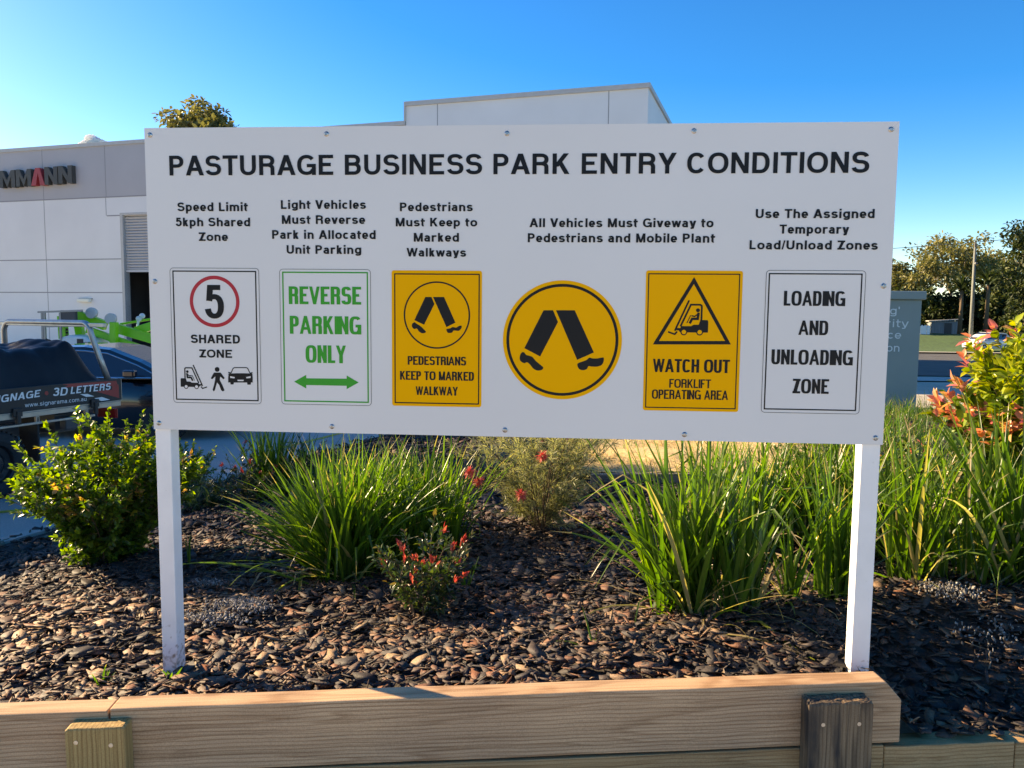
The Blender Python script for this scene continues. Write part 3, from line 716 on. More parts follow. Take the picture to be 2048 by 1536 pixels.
mb, pl, fin = lay("headlamp_mark", M['board'], .0014, o)
for q in ([(626, 1034), (668, 1042), (664, 1054), (628, 1050)], [(808, 1034), (768, 1042), (772, 1054), (808, 1050)], [(690, 1066), (748, 1066), (744, 1078), (694, 1078)]): poly(mb, q, z5, pl)
fin()
# --- reverse parking panel
o, b = panel(zq(*S5, [(1060, 75), (1873, 88), (1887, 1297), (1088, 1285)]), M['board'], "white panel with green reverse parking lettering and arrow")
mb, pl, fin = lay("edge_line", M['black'], .0012, o); frame_strip(mb, (*b, .012), .0013, pl); fin()
inner(o, zq(*S5, [(1085, 100), (1850, 110), (1863, 1272), (1110, 1260)]), .0045, M['green_vinyl'], .0015)
def zl(s, ox, oy, rows): return [(t, ox + a / s, ox + b_ / s, oy + c_ / s, oy + d_ / s) for t, a, b_, c_, d_ in rows]
HV = dict(wv=.208, wh=.15, gap=.03, sup=3.2, sbk=.30, dk=.74)
lines(zl(*S5, [("REVERSE", 1148, 1792, 237, 395), ("PARKING", 1157, 1793, 500, 660), ("ONLY", 1298, 1657, 760, 917)]), "lettering", M['green_vinyl'], o, **HV)
mb, pl, fin = lay("arrow", M['green_vinyl'], .0012, o)
poly(mb, [(1195, 1083), (1303, 1022), (1303, 1053), (1663, 1057), (1663, 1028), (1770, 1090), (1663, 1150), (1663, 1120), (1303, 1113), (1303, 1144)], z5, pl); fin()
# --- walkway panel and crossing disc
S6 = (4.096, 760, 520); z6 = zoomer(*S6)
o, b = panel(zq(*S6, [(92, 85), (835, 88), (832, 1207), (103, 1192)]), M['yellow'], "yellow pedestrian walkway panel with walking legs in a ring", r=.008)
inner(o, zq(*S6, [(112, 105), (818, 117), (812, 1185), (125, 1172)]), .0038, M['black'], .002)
mb, pl, fin = lay("black_ring", M['black'], .0012, o); c = z6(466, 452); e = z6(739, 452)[0] - c[0]; ring(mb, c, e, e * .955, pl); fin()
mb, pl, fin = lay("walking_legs_pictogram", M['black'], .0012, o)
poly(mb, [(372, 303), (422, 303), (446, 360), (362, 530), (282, 493)], z6, pl); poly(mb, [(435, 303), (525, 303), (618, 513), (545, 550)], z6, pl)
for q in ([(265, 522), (285, 510), (300, 522), (330, 540), (362, 570), (377, 590), (350, 601), (322, 587), (303, 562), (280, 565), (262, 545)],
          [(545, 566), (560, 563), (580, 558), (596, 549), (625, 553), (650, 539), (670, 540), (664, 562), (645, 580), (604, 578), (592, 594), (562, 598), (549, 586)]): poly(mb, smooth_pts(q), z6, pl)
fin()
lines(zl(*S6, [("PEDESTRIANS", 228, 706, 790, 861), ("KEEP TO MARKED", 165, 770, 913, 985), ("WALKWAY", 293, 638, 1037, 1108)]), "lettering", M['black'], o, **HV)
mb, pl, fin = lay("crossing_disc", M['yellow'], .0006, sign)
c = z6(1494, 657); e = (z6(1982, 657)[0] - z6(1007, 657)[0]) / 2; c = ((z6(1982, 657)[0] + z6(1007, 657)[0]) / 2, c[1]); disc(mb, c, e, pl, 96); o = fin(); o["label"] = "large round yellow pedestrian crossing disc with walking legs"
mb, pl, fin = lay("black_ring", M['black'], .0012, o); ring(mb, c, e * .941, e * .893, pl, 96); fin()
mb, pl, fin = lay("walking_legs_pictogram", M['black'], .0012, o)
poly(mb, [(1340, 412), (1418, 412), (1458, 508), (1312, 790), (1183, 722)], z6, pl); poly(mb, [(1442, 412), (1595, 412), (1752, 757), (1615, 818)], z6, pl)
for q in ([(1150, 775), (1165, 755), (1182, 758), (1200, 778), (1245, 792), (1275, 825), (1310, 855), (1338, 880), (1325, 900), (1290, 905), (1255, 888), (1228, 855), (1205, 838), (1180, 845), (1150, 825), (1145, 800)],
          [(1618, 850), (1640, 838), (1690, 820), (1715, 800), (1740, 806), (1780, 806), (1812, 800), (1832, 800), (1832, 830), (1815, 860), (1780, 873), (1735, 873), (1708, 870), (1695, 892), (1665, 903), (1635, 895), (1620, 875)]): poly(mb, smooth_pts(q), z6, pl)
fin()
# --- forklift warning and loading zone panels
S7 = (3.657, 1240, 520); z7 = zoomer(*S7)
o, b = panel(zq(*S7, [(192, 78), (902, 78), (862, 1110), (165, 1100)]), M['yellow'], "yellow watch out forklift panel with black warning triangle", r=.008)
inner(o, zq(*S7, [(210, 100), (883, 98), (842, 1090), (180, 1082)]), .0034, M['black'], .002)
mb, pl, fin = lay("warning_triangle", M['black'], .0012, o)
w_ = z7(541, 600)[1] - z7(541, 617)[1]
tri = [z7(541, 150), z7(262, 605), z7(789, 605)]
wd = .0112
V, Fc = stroke_strip(tri, True, wd * 1.0, wd * 1.0); mb.add([pl(*p) for p in V], Fc); fin()
c = z7(642, 560); u = (c[0] - z7(345, 555)[0]) / 103
forklift(o, z7, u * 1.0, True, (c[0], c[1]), M['black'], M['yellow'])
lines(zl(*S7, [("WATCH OUT", 240, 803, 726, 823)]), "lettering", M['black'], o, wv=.205, wh=.15, gap=.03, sup=3.2, sbk=.30, dk=.8)
lines(zl(*S7, [("FORKLIFT", 360, 665, 872, 936), ("OPERATING AREA", 233, 790, 951, 1019)]), "lettering", M['black'], o, wv=.178, wh=.135, gap=.03, sup=3.2, sbk=.30, dk=.76)
o, b = panel(zq(*S7, [(1072, 76), (1800, 76), (1748, 1128), (1028, 1115)]), M['board'], "white loading and unloading zone panel with black lettering")
inner(o, zq(*S7, [(1090, 97), (1775, 97), (1725, 1108), (1048, 1090)]), .0042, M['black'], .0015, thin=b)
lines(zl(*S7, [("LOADING", 1198, 1648, 227, 336), ("AND", 1305, 1522, 443, 549), ("UNLOADING", 1107, 1703, 657, 767), ("ZONE", 1262, 1527, 870, 977)]), "lettering", M['black'], o, **HV)

# ------------------------------------------------------------------ timber retaining wall in front
ZT = 0.787
wall = empty("retaining_wall", (WALL_A[0], WALL_A[1], ZT), atan2(WDIR[1], WDIR[0]), "pale pine sleeper retaining wall along the front of the mulch bed", "retaining wall")
wall.rotation_euler[1] = -0.012
LW = float(np.linalg.norm(WALL_B - WALL_A))
def zt(xl): return 0.0
tilt = -0.012
def sleeper(name, x0, x1, ztop, zbot, y0, y1, m, notch=0.0, slope=0.0):
    """local: x along wall, y into the bed; built as a slightly bowed plank"""
    mb = MB(); n = 14
    prof = []
    for i in range(n + 1):
        x = x0 + (x1 - x0) * i / n; dz = slope * (x - x0); w = .0018 * sin(i * 1.7 + x0 * 3)
        t = ztop + dz; 
        if notch and x > x1 - notch: t = ztop + dz - (x - (x1 - notch)) * 1.0
        prof.append((x, t, zbot + dz, w))
    if notch:
        prof = [p for p in prof if p[0] < x1 - notch - .02] + [(x1 - notch, ztop + slope * (x1 - notch - x0), zbot + slope * (x1 - x0), 0), (x1, ztop + slope * (x1 - x0) - notch * 1.15, zbot + slope * (x1 - x0), 0)]
    V = []; Fc = []
    for x, t, b, w in prof: V += [(x, y0 + w, b), (x, y1 + w, b), (x, y1 + w, t), (x, y0 + w, t)]
    k = len(prof)
    for i in range(k - 1):
        a = 4 * i
        for q in range(4): Fc.append((a + q, a + (q + 1) % 4, a + 4 + (q + 1) % 4, a + 4 + q))
    Fc += [(0, 3, 2, 1), (4 * k - 4, 4 * k - 3, 4 * k - 2, 4 * k - 1)]
    mb.add(V, Fc)
    return mb.build(name, m, wall, bevel=.004)
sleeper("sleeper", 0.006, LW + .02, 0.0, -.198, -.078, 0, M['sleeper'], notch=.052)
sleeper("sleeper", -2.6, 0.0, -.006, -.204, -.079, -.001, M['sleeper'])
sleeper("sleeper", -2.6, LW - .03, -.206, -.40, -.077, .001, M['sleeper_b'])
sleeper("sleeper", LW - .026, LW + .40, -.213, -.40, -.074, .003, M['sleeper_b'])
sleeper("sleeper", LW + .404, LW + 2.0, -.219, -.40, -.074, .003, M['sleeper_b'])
def wpx(px, py, yl):
    """photo pixel -> local wall coordinates on the plane y = yl"""
    o_ = np.array([WALL_A[0], WALL_A[1]]); d = ray(px, py); n2 = np.array([-WDIR[1], WDIR[0]])
    t = (yl - (CAM[:2] - o_) @ n2) / (d[:2] @ n2); q = CAM + d * t
    return float((q[:2] - o_) @ WDIR), float(q[2] - ZT)
def wall_post(x0, x1, ztop, m, chip, dep=.055, lab=None):
    mb = MB(); y1, y0 = -.080, -.080 - dep
    nx, ny = 22, 16; V = []; Fc = []
    rs = random.Random(int(x0 * 1000))
    for j in range(ny):
        for i in range(nx):
            x = x0 + (x1 - x0) * i / (nx - 1); y = y0 + (y1 - y0) * j / (ny - 1)
            ed = (i in (0, nx - 1)) or j == 0; cr = chip * (.5 + .5 * sin(i * .9 + 1) * sin(j * .7 + i * .3))
            z = ztop - (rs.uniform(0, chip) if ed else .5 * cr + rs.uniform(0, chip * .25)) - (.004 if ed else 0) + (y - y0) * .02
            V.append((x, y, z))
    nb = len(V)
    for j in range(ny):
        for i in range(nx): V.append((x0 + (x1 - x0) * i / (nx - 1), y0 + (y1 - y0) * j / (ny - 1), -.62))
    for j in range(ny - 1):
        for i in range(nx - 1):
            a = j * nx + i; Fc.append((a, a + 1, a + nx + 1, a + nx))
    per = [(i, 0) for i in range(nx)] + [(nx - 1, j) for j in range(1, ny)] + [(i, ny - 1) for i in range(nx - 2, -1, -1)] + [(0, j) for j in range(ny - 2, 0, -1)]
    for a, b in zip(per, per[1:] + per[:1]):
        ia, ib = a[1] * nx + a[0], b[1] * nx + b[0]; Fc.append((ia, nb + ia, nb + ib, ib))
    mb.add(V, Fc); o = mb.build("timber_post", m, wall, bevel=.003 if chip < .01 else 0)
    if lab: o["label"] = lab
    return o
def screw_on(par, x, y, z):
    MB().lathe([(.0001, -.0005), (.0062, -.0005), (.0062, 0), (.0045, .0005)], (x, y, z), 'Y', 14).build("screw", M['steel'], par)
YF = -.080 - .055
xa, zt_ = wpx(128, 1458, YF); xb, _ = wpx(248, 1458, YF)
p1 = wall_post(xa, xb, zt_, M['post_wood'], .002, lab="fresh yellowish treated pine post")
for q in ((151, 1485), (221, 1491)): s_ = wpx(*q, YF - .001); screw_on(p1, s_[0], YF - .001, s_[1])
xa, zt_ = wpx(1618, 1422, YF); xb, _ = wpx(1746, 1424, YF)
p2 = wall_post(xa, xb, zt_, M['post_old'], .011, lab="dark weathered post with a frayed top")
for q in ((1645, 1466), (1717, 1465)): s_ = wpx(*q, YF - .001); screw_on(p2, s_[0], YF - .001, s_[1])

# weathered edging at the back of the bed
def plank(name, a, b, h, t, m, label, cat, zadd=0.0, group=None):
    a = np.array(a, float); b = np.array(b, float); L = float(np.linalg.norm(b[:2] - a[:2]))
    e = empty(name, tuple(a), atan2(b[1] - a[1], b[0] - a[0]), label, cat, group)
    dz = b[2] - a[2]
    mb = MB(); v = [(0, 0, -h), (0, t, -h), (0, t, 0), (0, 0, 0), (L, 0, dz - h), (L, t, dz - h), (L, t, dz), (L, 0, dz)]
    mb.add(v, [(0, 1, 2, 3), (4, 7, 6, 5), (0, 4, 5, 1), (1, 5, 6, 2), (2, 6, 7, 3), (3, 7, 4, 0)])
    return e, mb
a = on_bed(1180, 975); b_ = on_bed(1345, 972)
e, mb = plank("edging_sleeper", a + [0, 0, .11], b_ + [.5, 0, .11], .3, .06, M['old_sleeper'], "dark timber edging in front of the straw patch", "garden edging")
mb.build("board", M['old_sleeper'], e, bevel=.004)
a = on_bed(940, 955)
e, mb = plank("edging_sleeper", (a[0], a[1], a[2] + .20), (a[0] + .5, a[1] + 1.8, a[2] + .17), .4, .06, M['old_sleeper'], "grey weathered edging sleeper with a stub post beside the pale shrub", "garden edging")
mb.build("board", M['old_sleeper'], e, bevel=.004)
MB().span((-.05, -.09, -.5), (.07, -.005, .06)).build("post", M['post_old'], e, bevel=.005)

# ------------------------------------------------------------------ warehouse behind the sign
FO = np.array([-18.774, 26.953]); FA = rad(-13.5256)
FX = np.array([cos(FA), sin(FA)]); FY = np.array([-sin(FA), cos(FA)])
def fpx(px, py, off=0.0):
    """photo pixel -> (along facade, height)"""
    d = ray(px, py); o_ = FO + FY * off
    t = ((o_ - CAM[:2]) @ FY) / (d[:2] @ FY); q = CAM + d * t
    return float((q[:2] - FO) @ FX), float(q[2])
bld = empty("warehouse", (FO[0], FO[1], 0), FA, "long white concrete panel warehouse with grey top band and raised lettering", "building")
XR, XT, X0 = fpx(1297, 170)[0], 13.78, -26.0
ZL, ZH, ZB = 7.93, 8.52, -1.6
DOOR = (2.13, 7.2, 5.36)       # x0, x1, top
mb = MB()
BZ = 6.05
def fbox(x0, x1, z0, z1, y0, y1, mi=0): mb.span((x0, y0, z0), (x1, y1, z1), mi)
fbox(X0, DOOR[0], ZB, BZ, 0, .25); fbox(DOOR[0], DOOR[1], DOOR[2], BZ, 0, .25); fbox(DOOR[1], XT, ZB, BZ, 0, .25)
fbox(XT, XR, ZB, ZH, 0, .25)
fbox(XR - .25, XR, ZB, ZH - .0, .25, 34)                  # right side wall
fbox(X0, XR - .25, ZB, ZH - .6, 33.75, 34)
fbox(X0, X0 + .25, ZB, ZL, .25, 33.75)
mb.build("wall", M['facade_white'], bld)
mb = MB(); fbox(X0, XT, BZ, ZL, -.003, .25); mb.build("grey_band", M['facade_grey'], bld)
mb = MB()
fbox(X0, XT - .02, ZL, ZL + .13, -.05, .30); fbox(XT - .0, XR + .06, ZH, ZH + .14, -.06, .32); fbox(XR - .30, XR + .06, ZH, ZH + .14, .32, 34.05)
fbox(XT - .06, XT + .0, ZL + .13, ZH + .14, -.05, .30)
mb.build("parapet_capping", M['flashing'], bld)
mb = MB(); mb.add([(X0, .3, ZL - .4), (XR - .25, .3, ZL - .4), (XR - .25, 17, ZL + .0), (X0, 17, ZL + .0)], [(0, 1, 2, 3)])
mb.add([(X0, 17, ZL), (XR - .25, 17, ZL), (XR - .25, 33.7, ZL - .5), (X0, 33.7, ZL - .5)], [(0, 1, 2, 3)]); mb.build("roof", M['shutter'], bld)
mb = MB()
js = .012
for px in (87, 212): x = fpx(px, 380)[0]; fbox(x - js, x + js, BZ, ZL, -.006, .0)
x = fpx(91, 480)[0]; fbox(x - js, x + js, ZB, BZ - .03, -.004, 0)
x = fpx(212, 415)[0]; fbox(x - js, x + js, DOOR[2] + .0, BZ - .03, -.004, 0)
for x in (-5.2, -8.8, -12.4, -16, -19.6): fbox(x - js, x + js, ZB, ZL, -.006, 0)
for x in (9.4, 11.8): fbox(x - js, x + js, ZB, ZL, -.006, 0)
for px in (875, 1217): x = fpx(px, 225)[0]; fbox(x - js, x + js, ZB, ZH, -.004, 0)
fbox(X0, XT, BZ - .03, BZ + .012, -.008, 0)
for z, xe in ((3.74, 2.0), (2.48, 2.0)): fbox(X0, xe, z - .018, z + .018, -.0045, 0)
fbox(1.4, 2.0, DOOR[2] - .03, DOOR[2] + .01, -.0045, 0)
mb.build("panel_joint", M['joint'], bld)
mb = MB(); fbox(DOOR[0] - .12, DOOR[0], ZB, DOOR[2], -.012, .26); fbox(DOOR[1], DOOR[1] + .12, ZB, DOOR[2], -.012, .26); fbox(DOOR[0] - .12, DOOR[1] + .12, DOOR[2], DOOR[2] + .08, -.012, .26)
mb.build("door_frame", M['flashing'], bld)
mb = MB(); z = 3.33; k = 0
while z < DOOR[2] - .005:
    z2 = min(z + .105, DOOR[2] + .05)
    mb.add([(DOOR[0], .16, z), (DOOR[1], .16, z), (DOOR[1], .115, (z + z2) / 2), (DOOR[0], .115, (z + z2) / 2), (DOOR[1], .16, z2 - .012), (DOOR[0], .16, z2 - .012)], [(0, 1, 2, 3), (3, 2, 4, 5)])
    z = z2
fbox(DOOR[0], DOOR[1], 3.25, 3.33, .10, .17)
mb.build("roller_door", M['shutter'], bld)
mb = MB()
mb.add([(DOOR[0] - 1.5, 7, ZB), (DOOR[1] + 2, 7, ZB), (DOOR[1] + 2, 7, 5.4), (DOOR[0] - 1.5, 7, 5.4)], [(0, 1, 2, 3)])
mb.add([(DOOR[0] - 1.5, .26, ZB), (DOOR[0] - 1.5, 7, ZB), (DOOR[0] - 1.5, 7, 5.4), (DOOR[0] - 1.5, .26, 5.4)], [(0, 1, 2, 3)])
mb.add([(DOOR[1] + 2, .26, ZB), (DOOR[1] + 2, 7, ZB), (DOOR[1] + 2, 7, 5.4), (DOOR[1] + 2, .26, 5.4)], [(0, 1, 2, 3)])
mb.add([(DOOR[0] - 1.5, .26, 5.5), (DOOR[1] + 2, .26, 5.5), (DOOR[1] + 2, 7, 5.5), (DOOR[0] - 1.5, 7, 5.5)], [(0, 1, 2, 3)])
mb.build("interior", M['dark_inside'], bld)
# goods seen through the open door
rk = empty("storage_rack", tuple(FO + FX * 2.75 + FY * 2.4) + (0.0,), FA, "blue upright storage rack with red base inside the dark doorway", "rack")
mb = MB()
for x in (0, 1.5):
    for y in (0, .8): mb.span((x - .05, y - .05, 0), (x + .05, y + .05, 3.1))
mb.build("upright", mat("rack_blue", (.03, .07, .16), .5), rk)
mb = MB()
for z in (1.2, 2.2, 3.0): mb.span((0, -.04, z), (1.5, .84, z + .1))
mb.build("shelf", mat("rack_orange", (.28, .06, .03), .5), rk)
lg = empty("wall_light", tuple(FO + FX * fpx(172, 601)[0]) + (fpx(172, 601)[1],), FA, "pale bulkhead light fixed to the warehouse wall near the roller door", "light fitting")
mb = MB().span((-.30, -.17, -.07), (.30, -.01, .07)); mb.build("cover", M['fixture'], lg, bevel=.03)
MB().span((-.33, -.03, .05), (.33, -.001, .09)).build("backplate", M['grey_metal'], lg)
# raised lettering on the grey band (the part of it the photo shows)
sg = empty("building_lettering", (FO[0], FO[1], 0), FA, "dark raised letters with one red letter on the grey warehouse band", "sign")
def raised(pts_sets, name, m):
    mb = MB()
    for q in pts_sets: mb.prism(q, lambda u, v, d: (u, d, v), -.20, -.012)
    return mb.build(name, m, sg)
def zf1(x, y): return fpx(x / 3.49, 180 + y / 3.49, -.2)
def block_letter(kind, x0, x1, yb0, yb1, yt0, yt1, w=.33):
    a0, a1 = zf1(x0, yb0), zf1(x1, yb1); t0, t1 = zf1(x0, yt0), zf1(x1, yt1)
    X0_, X1_ = a0[0], a1[0]; zb, ztp = (a0[1] + a1[1]) / 2, (t0[1] + t1[1]) / 2
    wd = (X1_ - X0_); H_ = ztp - zb; s = wd * (.24 if kind == 'M' else .30)
    if kind == 'M': return [[(X0_, zb), (X0_ + s, zb), (X0_ + s, zb + H_ * .62), (X0_ + wd / 2, zb), (X1_ - s, zb + H_ * .62), (X1_ - s, zb), (X1_, zb), (X1_, ztp), (X1_ - s, ztp), (X0_ + wd / 2, zb + H_ * .42), (X0_ + s, ztp), (X0_, ztp)]]
    if kind == 'N': return [[(X0_, zb), (X0_ + s, zb), (X0_ + s, zb + H_ * .58), (X1_ - s, zb), (X1_, zb), (X1_, ztp), (X1_ - s, ztp), (X1_ - s, zb + H_ * .42), (X0_ + s, ztp), (X0_, ztp)]]
    s = wd * .34
    return [[(X0_, zb), (X0_ + s, zb), (X0_ + wd * .53, zb + H_ * .72), (X1_ - s, zb), (X1_, zb), (X0_ + wd * .66, ztp), (X0_ + wd * .34, ztp)]]
raised(block_letter('M', -5, 106, 684, 676, 565, 557), "letter", M['letter_dark'])
raised(block_letter('M', 113, 218, 676, 668, 556, 548), "letter", M['letter_dark'])
raised(block_letter('A', 217, 312, 668, 662, 547, 540), "letter", M['letter_red'])["label"] = "red chevron shaped letter"
raised(block_letter('N', 312, 402, 661, 656, 538, 532), "letter", M['letter_dark'])
raised(block_letter('N', 408, 503, 655, 648, 531, 524), "letter", M['letter_dark'])

# ------------------------------------------------------------------ wheels and cars
def wheel(parent, c, r, w, rim, side=-1, spokes=0, name="wheel"):
    """axle along local y; outer face towards side*y"""
    e = bpy.data.objects.new(name, None); COL.objects.link(e); e.parent = parent; e.location = c
    t = MB(); h = w / 2
    t.lathe([(r * .60, -h * .9), (r * .72, -h * 1.02), (r * .90, -h), (r * .975, -h * .8), (r, -h * .45), (r, h * .45), (r * .975, h * .8), (r * .90, h), (r * .72, h * 1.02), (r * .60, h * .9)], (0, 0, 0), 'Y', 40)
    for k in range(40):
        a = 2 * pi * k / 40
        t.box((r * 1.0 * cos(a), 0, r * 1.0 * sin(a)), (.018, w * .86, .03), 0, Matrix.Rotation(-a, 3, 'Y'))
    t.build("tyre", M['rubber'], e)
    d = MB(); s = side
    d.lathe([(r * .62, s * h * .88), (r * .585, s * h * .80), (r * .56, s * h * .45), (r * .40, s * h * .38), (r * .30, s * h * .62), (r * .20, s * h * .66), (r * .19, s * h * .88), (r * .10, s * h * .90), (.0005, s * h * .90)], (0, 0, 0), 'Y', 36)
    for k in range(6):
        a = 2 * pi * k / 6; d.lathe([(.0001, s * h * .76), (.014, s * h * .76), (.014, s * h * .62)], (r * .25 * cos(a), 0, r * .25 * sin(a)), 'Y', 8)
    for k in range(10):
        a = 2 * pi * (k + .5) / 10; d.lathe([(.0001, s * h * .44), (.022, s * h * .44)], (r * .47 * cos(a), 0, r * .47 * sin(a)), 'Y', 8, 1)
    d.build("rim", [rim, M['black_plastic']], e)
    return e
def loft(secs, name, m, parent, cap=True, smooth=True):
    mb = MB(); n = len(secs[0]); V = [p for s in secs for p in s]; Fc = []
    for i in range(len(secs) - 1):
        for k in range(n):
            a = i * n + k; b = i * n + (k + 1) % n; Fc.append((a, b, b + n, a + n))
    if cap: Fc += [tuple(range(n))[::-1], tuple((len(secs) - 1) * n + k for k in range(n))]
    mb.add(V, Fc); o = mb.build(name, m, parent, smooth=smooth)
    if smooth:
        md = o.modifiers.new("edges", 'EDGE_SPLIT'); md.split_angle = rad(35)
    return o
def body_sec(x, hw, zb, zs, ztop, crown=.03):
    """closed section at station x: bottom, rocker, waist bulge, shoulder, deck"""
    h = [(-hw * .90, zb), (-hw * .985, zb + .10), (-hw, zb + (zs - zb) * .55), (-hw * .985, zs - .06), (-hw * .93, zs + (ztop - zs) * .35), (-hw * .70, ztop - .01), (0, ztop + crown)]
    return [(x, y, z) for y, z in h] + [(x, -y, z) for y, z in h[-2::-1]]
def make_car(name, loc, rz, label, paint, L, W, H, belt, stations, roofp, wheels, rim, r=.32, group=None):
    """x forward. stations: (x, halfwidth factor, zb, zshoulder, ztop); roofp: side outline of the cabin (x,z) rear->front"""
    e = empty(name, loc, rz, label, "car", group)
    hw = W / 2
    body = loft([body_sec(x, hw * f, zb, zs, ztp) for x, f, zb, zs, ztp in stations], "body", paint, e)
    # cabin: pillars and roof as paint, windows set in
    secs = []
    for x, z in roofp:
        t = (z - belt) / (H - belt); w = hw * (.90 - .22 * t)
        secs.append((x, w, z))
    mb = MB(); n = len(secs)
    V = []
    for x, w, z in secs: V += [(x, -hw * .90, belt - .03), (x, -w, z - .025), (x, -w * .8, z), (x, w * .8, z), (x, w, z - .025), (x, hw * .90, belt - .03)]
    Fc = []
    for i in range(n - 1):
        for k in range(5): Fc.append((6 * i + k, 6 * i + k + 1, 6 * i + 7 + k, 6 * i + 6 + k))
    Fc += [tuple(range(6)), tuple(6 * n - 6 + k for k in range(6))]
    mb.add(V, Fc); mb.build("cabin", paint, e, smooth=False, bevel=.01)
    return e, secs, hw
def side_glass(e, secs, hw, belt, H, xs, inset=.10, m=None, trim=None):
    """a side window between stations xs=(x0,x1) following the roof outline"""
    xr = [s[0] for s in secs]; zr = [s[2] for s in secs]
    for sgn in (-1, 1):
        mb = MB(); V = []; pts = np.linspace(xs[0], xs[1], 12); top = []
        for x in pts:
            zt2 = max(belt + .015, float(np.interp(x, xr, zr)) - inset); t0 = (belt + .01 - belt) / (H - belt); t1 = (zt2 - belt) / (H - belt)
            f = lambda t: hw * (.90 - .22 * t) + .012
            V += [(x, sgn * f(t0), belt + .01), (x, sgn * f(t1), zt2)]; top.append((x, sgn * (f(t1) + .004), zt2 + .008))
        mb.add(V, [(2 * i, 2 * i + 2, 2 * i + 3, 2 * i + 1) for i in range(11)])
        w = mb.build("side_window", m or M['glass'], e)
        if trim:
            t = MB(); t.tube(top, .011, 6); f0 = hw * .90 + .016
            t.tube([(xs[0], sgn * f0, belt), (xs[1], sgn * f0, belt)], .011, 6); t.build("trim", trim, w)

# dark sedan parked across the car park, nose hidden by the board
zg = float(ground_h(-8, 9.8))
rz = atan2(RT[1], RT[0])
nose = at(492, 860, 13.0)
cen = nose[:2] - RT[:2] * 2.35
sed_st = [(-2.36, .72, .36, .62, .80), (-2.30, .86, .26, .74, .98), (-1.9, .97, .22, .84, 1.02), (-1.2, 1, .2, .88, .99), (0, 1, .2, .88, .97), (.9, 1, .2, .86, .95), (1.5, .98, .2, .80, .90), (2.1, .90, .22, .70, .80), (2.33, .72, .26, .58, .68), (2.36, .6, .34, .5, .58)]
sed_roof = [(-1.95, .99), (-1.45, 1.16), (-.85, 1.37), (-.35, 1.435), (.1, 1.44), (.5, 1.40), (1.0, 1.22), (1.35, 1.05), (1.50, .97)]
car, secs, hw = make_car("parked_sedan", (cen[0], cen[1], zg), rz, "dark navy sedan with chrome window line parked behind the flatbed truck", M['navy'], 4.7, 1.84, 1.44, .97, sed_st, sed_roof, None, None)
side_glass(car, secs, hw, .965, 1.44, (-1.35, -.16), .085, trim=M['chrome'])
side_glass(car, secs, hw, .965, 1.44, (-.10, 1.22), .085, trim=M['chrome'])
for x in (-1.42, 1.40):
    for s in (-1, 1): wheel(car, (x, s * .80, .32), .32, .22, M['grey_metal'], s)
mb = MB().tube([(.62, -.35, 1.0), (.66, -.2, 1.06)], .02, 6); mb.lathe([(.17, 0), (.185, .015), (.17, .03)], (.7, -.38, 1.02), 'X', 20); mb.build("steering_wheel", M['black_plastic'], car)
MB().tube([(-.55, -.15, 1.43), (-.75, -.13, 1.50), (-.82, -.12, 1.49)], [.025, .02, .008], 6).build("roof_antenna", M['black_plastic'], car)
for s in (-1, 1):
    MB().span((.88, s * .92, .98), (1.06, s * 1.06, 1.10)).build("mirror", M['navy'], car, bevel=.03)
    MB().span((2.05, s * .62 - .12, .60), (2.33, s * .62 + .12, .70)).build("headlight", M['lamp_clear'], car, bevel=.02)
    MB().span((-2.345, s * .66 - .13, .76), (-2.2, s * .66 + .13, .90)).build("tail_light", M['lamp_red'], car, bevel=.02)
    MB().span((-.2, s * .925 - .006, .72), (.0, s * .925 + .006, .75)).build("door_handle", M['chrome'], car)

# white hatchback far off on the roadside
wp = at(1950, 703, 70.0)
wcar_st = [(-2.0, .74, .42, .7, .9), (-1.95, .9, .3, .8, 1.0), (-1.4, 1, .25, .95, 1.05), (0, 1, .24, .95, 1.03), (1.0, 1, .24, .92, 1.0), (1.5, .96, .25, .85, .95), (1.95, .85, .3, .72, .8), (2.05, .66, .36, .6, .66)]
wcar_roof = [(-1.98, 1.04), (-1.78, 1.38), (-1.5, 1.58), (-.6, 1.64), (.2, 1.62), (.7, 1.4), (1.15, 1.10), (1.25, 1.02)]
wc, secs2, hw2 = make_car("parked_hatchback", (wp[0] + .9, wp[1], float(ground_h(34.5, 70.0)) + .1), rad(205), "white hatchback parked on the far roadside beside the power pole", M['white_paint'], 4.1, 1.8, 1.64, 1.03, wcar_st, wcar_roof, None, None)
side_glass(wc, secs2, hw2, 1.03, 1.64, (-1.5, -.35), .12); side_glass(wc, secs2, hw2, 1.03, 1.64, (-.28, .85), .12)
mb = MB(); mb.add([(1.27, -.72, 1.04), (1.27, .72, 1.04), (.33, .58, 1.60), (.33, -.58, 1.60)], [(0, 1, 2, 3)]); mb.build("windscreen", M['glass'], wc)
mb = MB(); mb.add([(-2.0, -.7, 1.06), (-2.0, .7, 1.06), (-1.66, .56, 1.52), (-1.66, -.56, 1.52)], [(0, 1, 2, 3)]); mb.build("rear_window", M['glass'], wc)
for x in (-1.28, 1.28):
    for s in (-1, 1): wheel(wc, (x, s * .80, .31), .31, .2, M['grey_metal'], s)
for s in (-1, 1):
    MB().span((1.88, s * .62 - .13, .68), (2.03, s * .62 + .13, .80)).build("headlight", M['lamp_clear'], wc, bevel=.02)

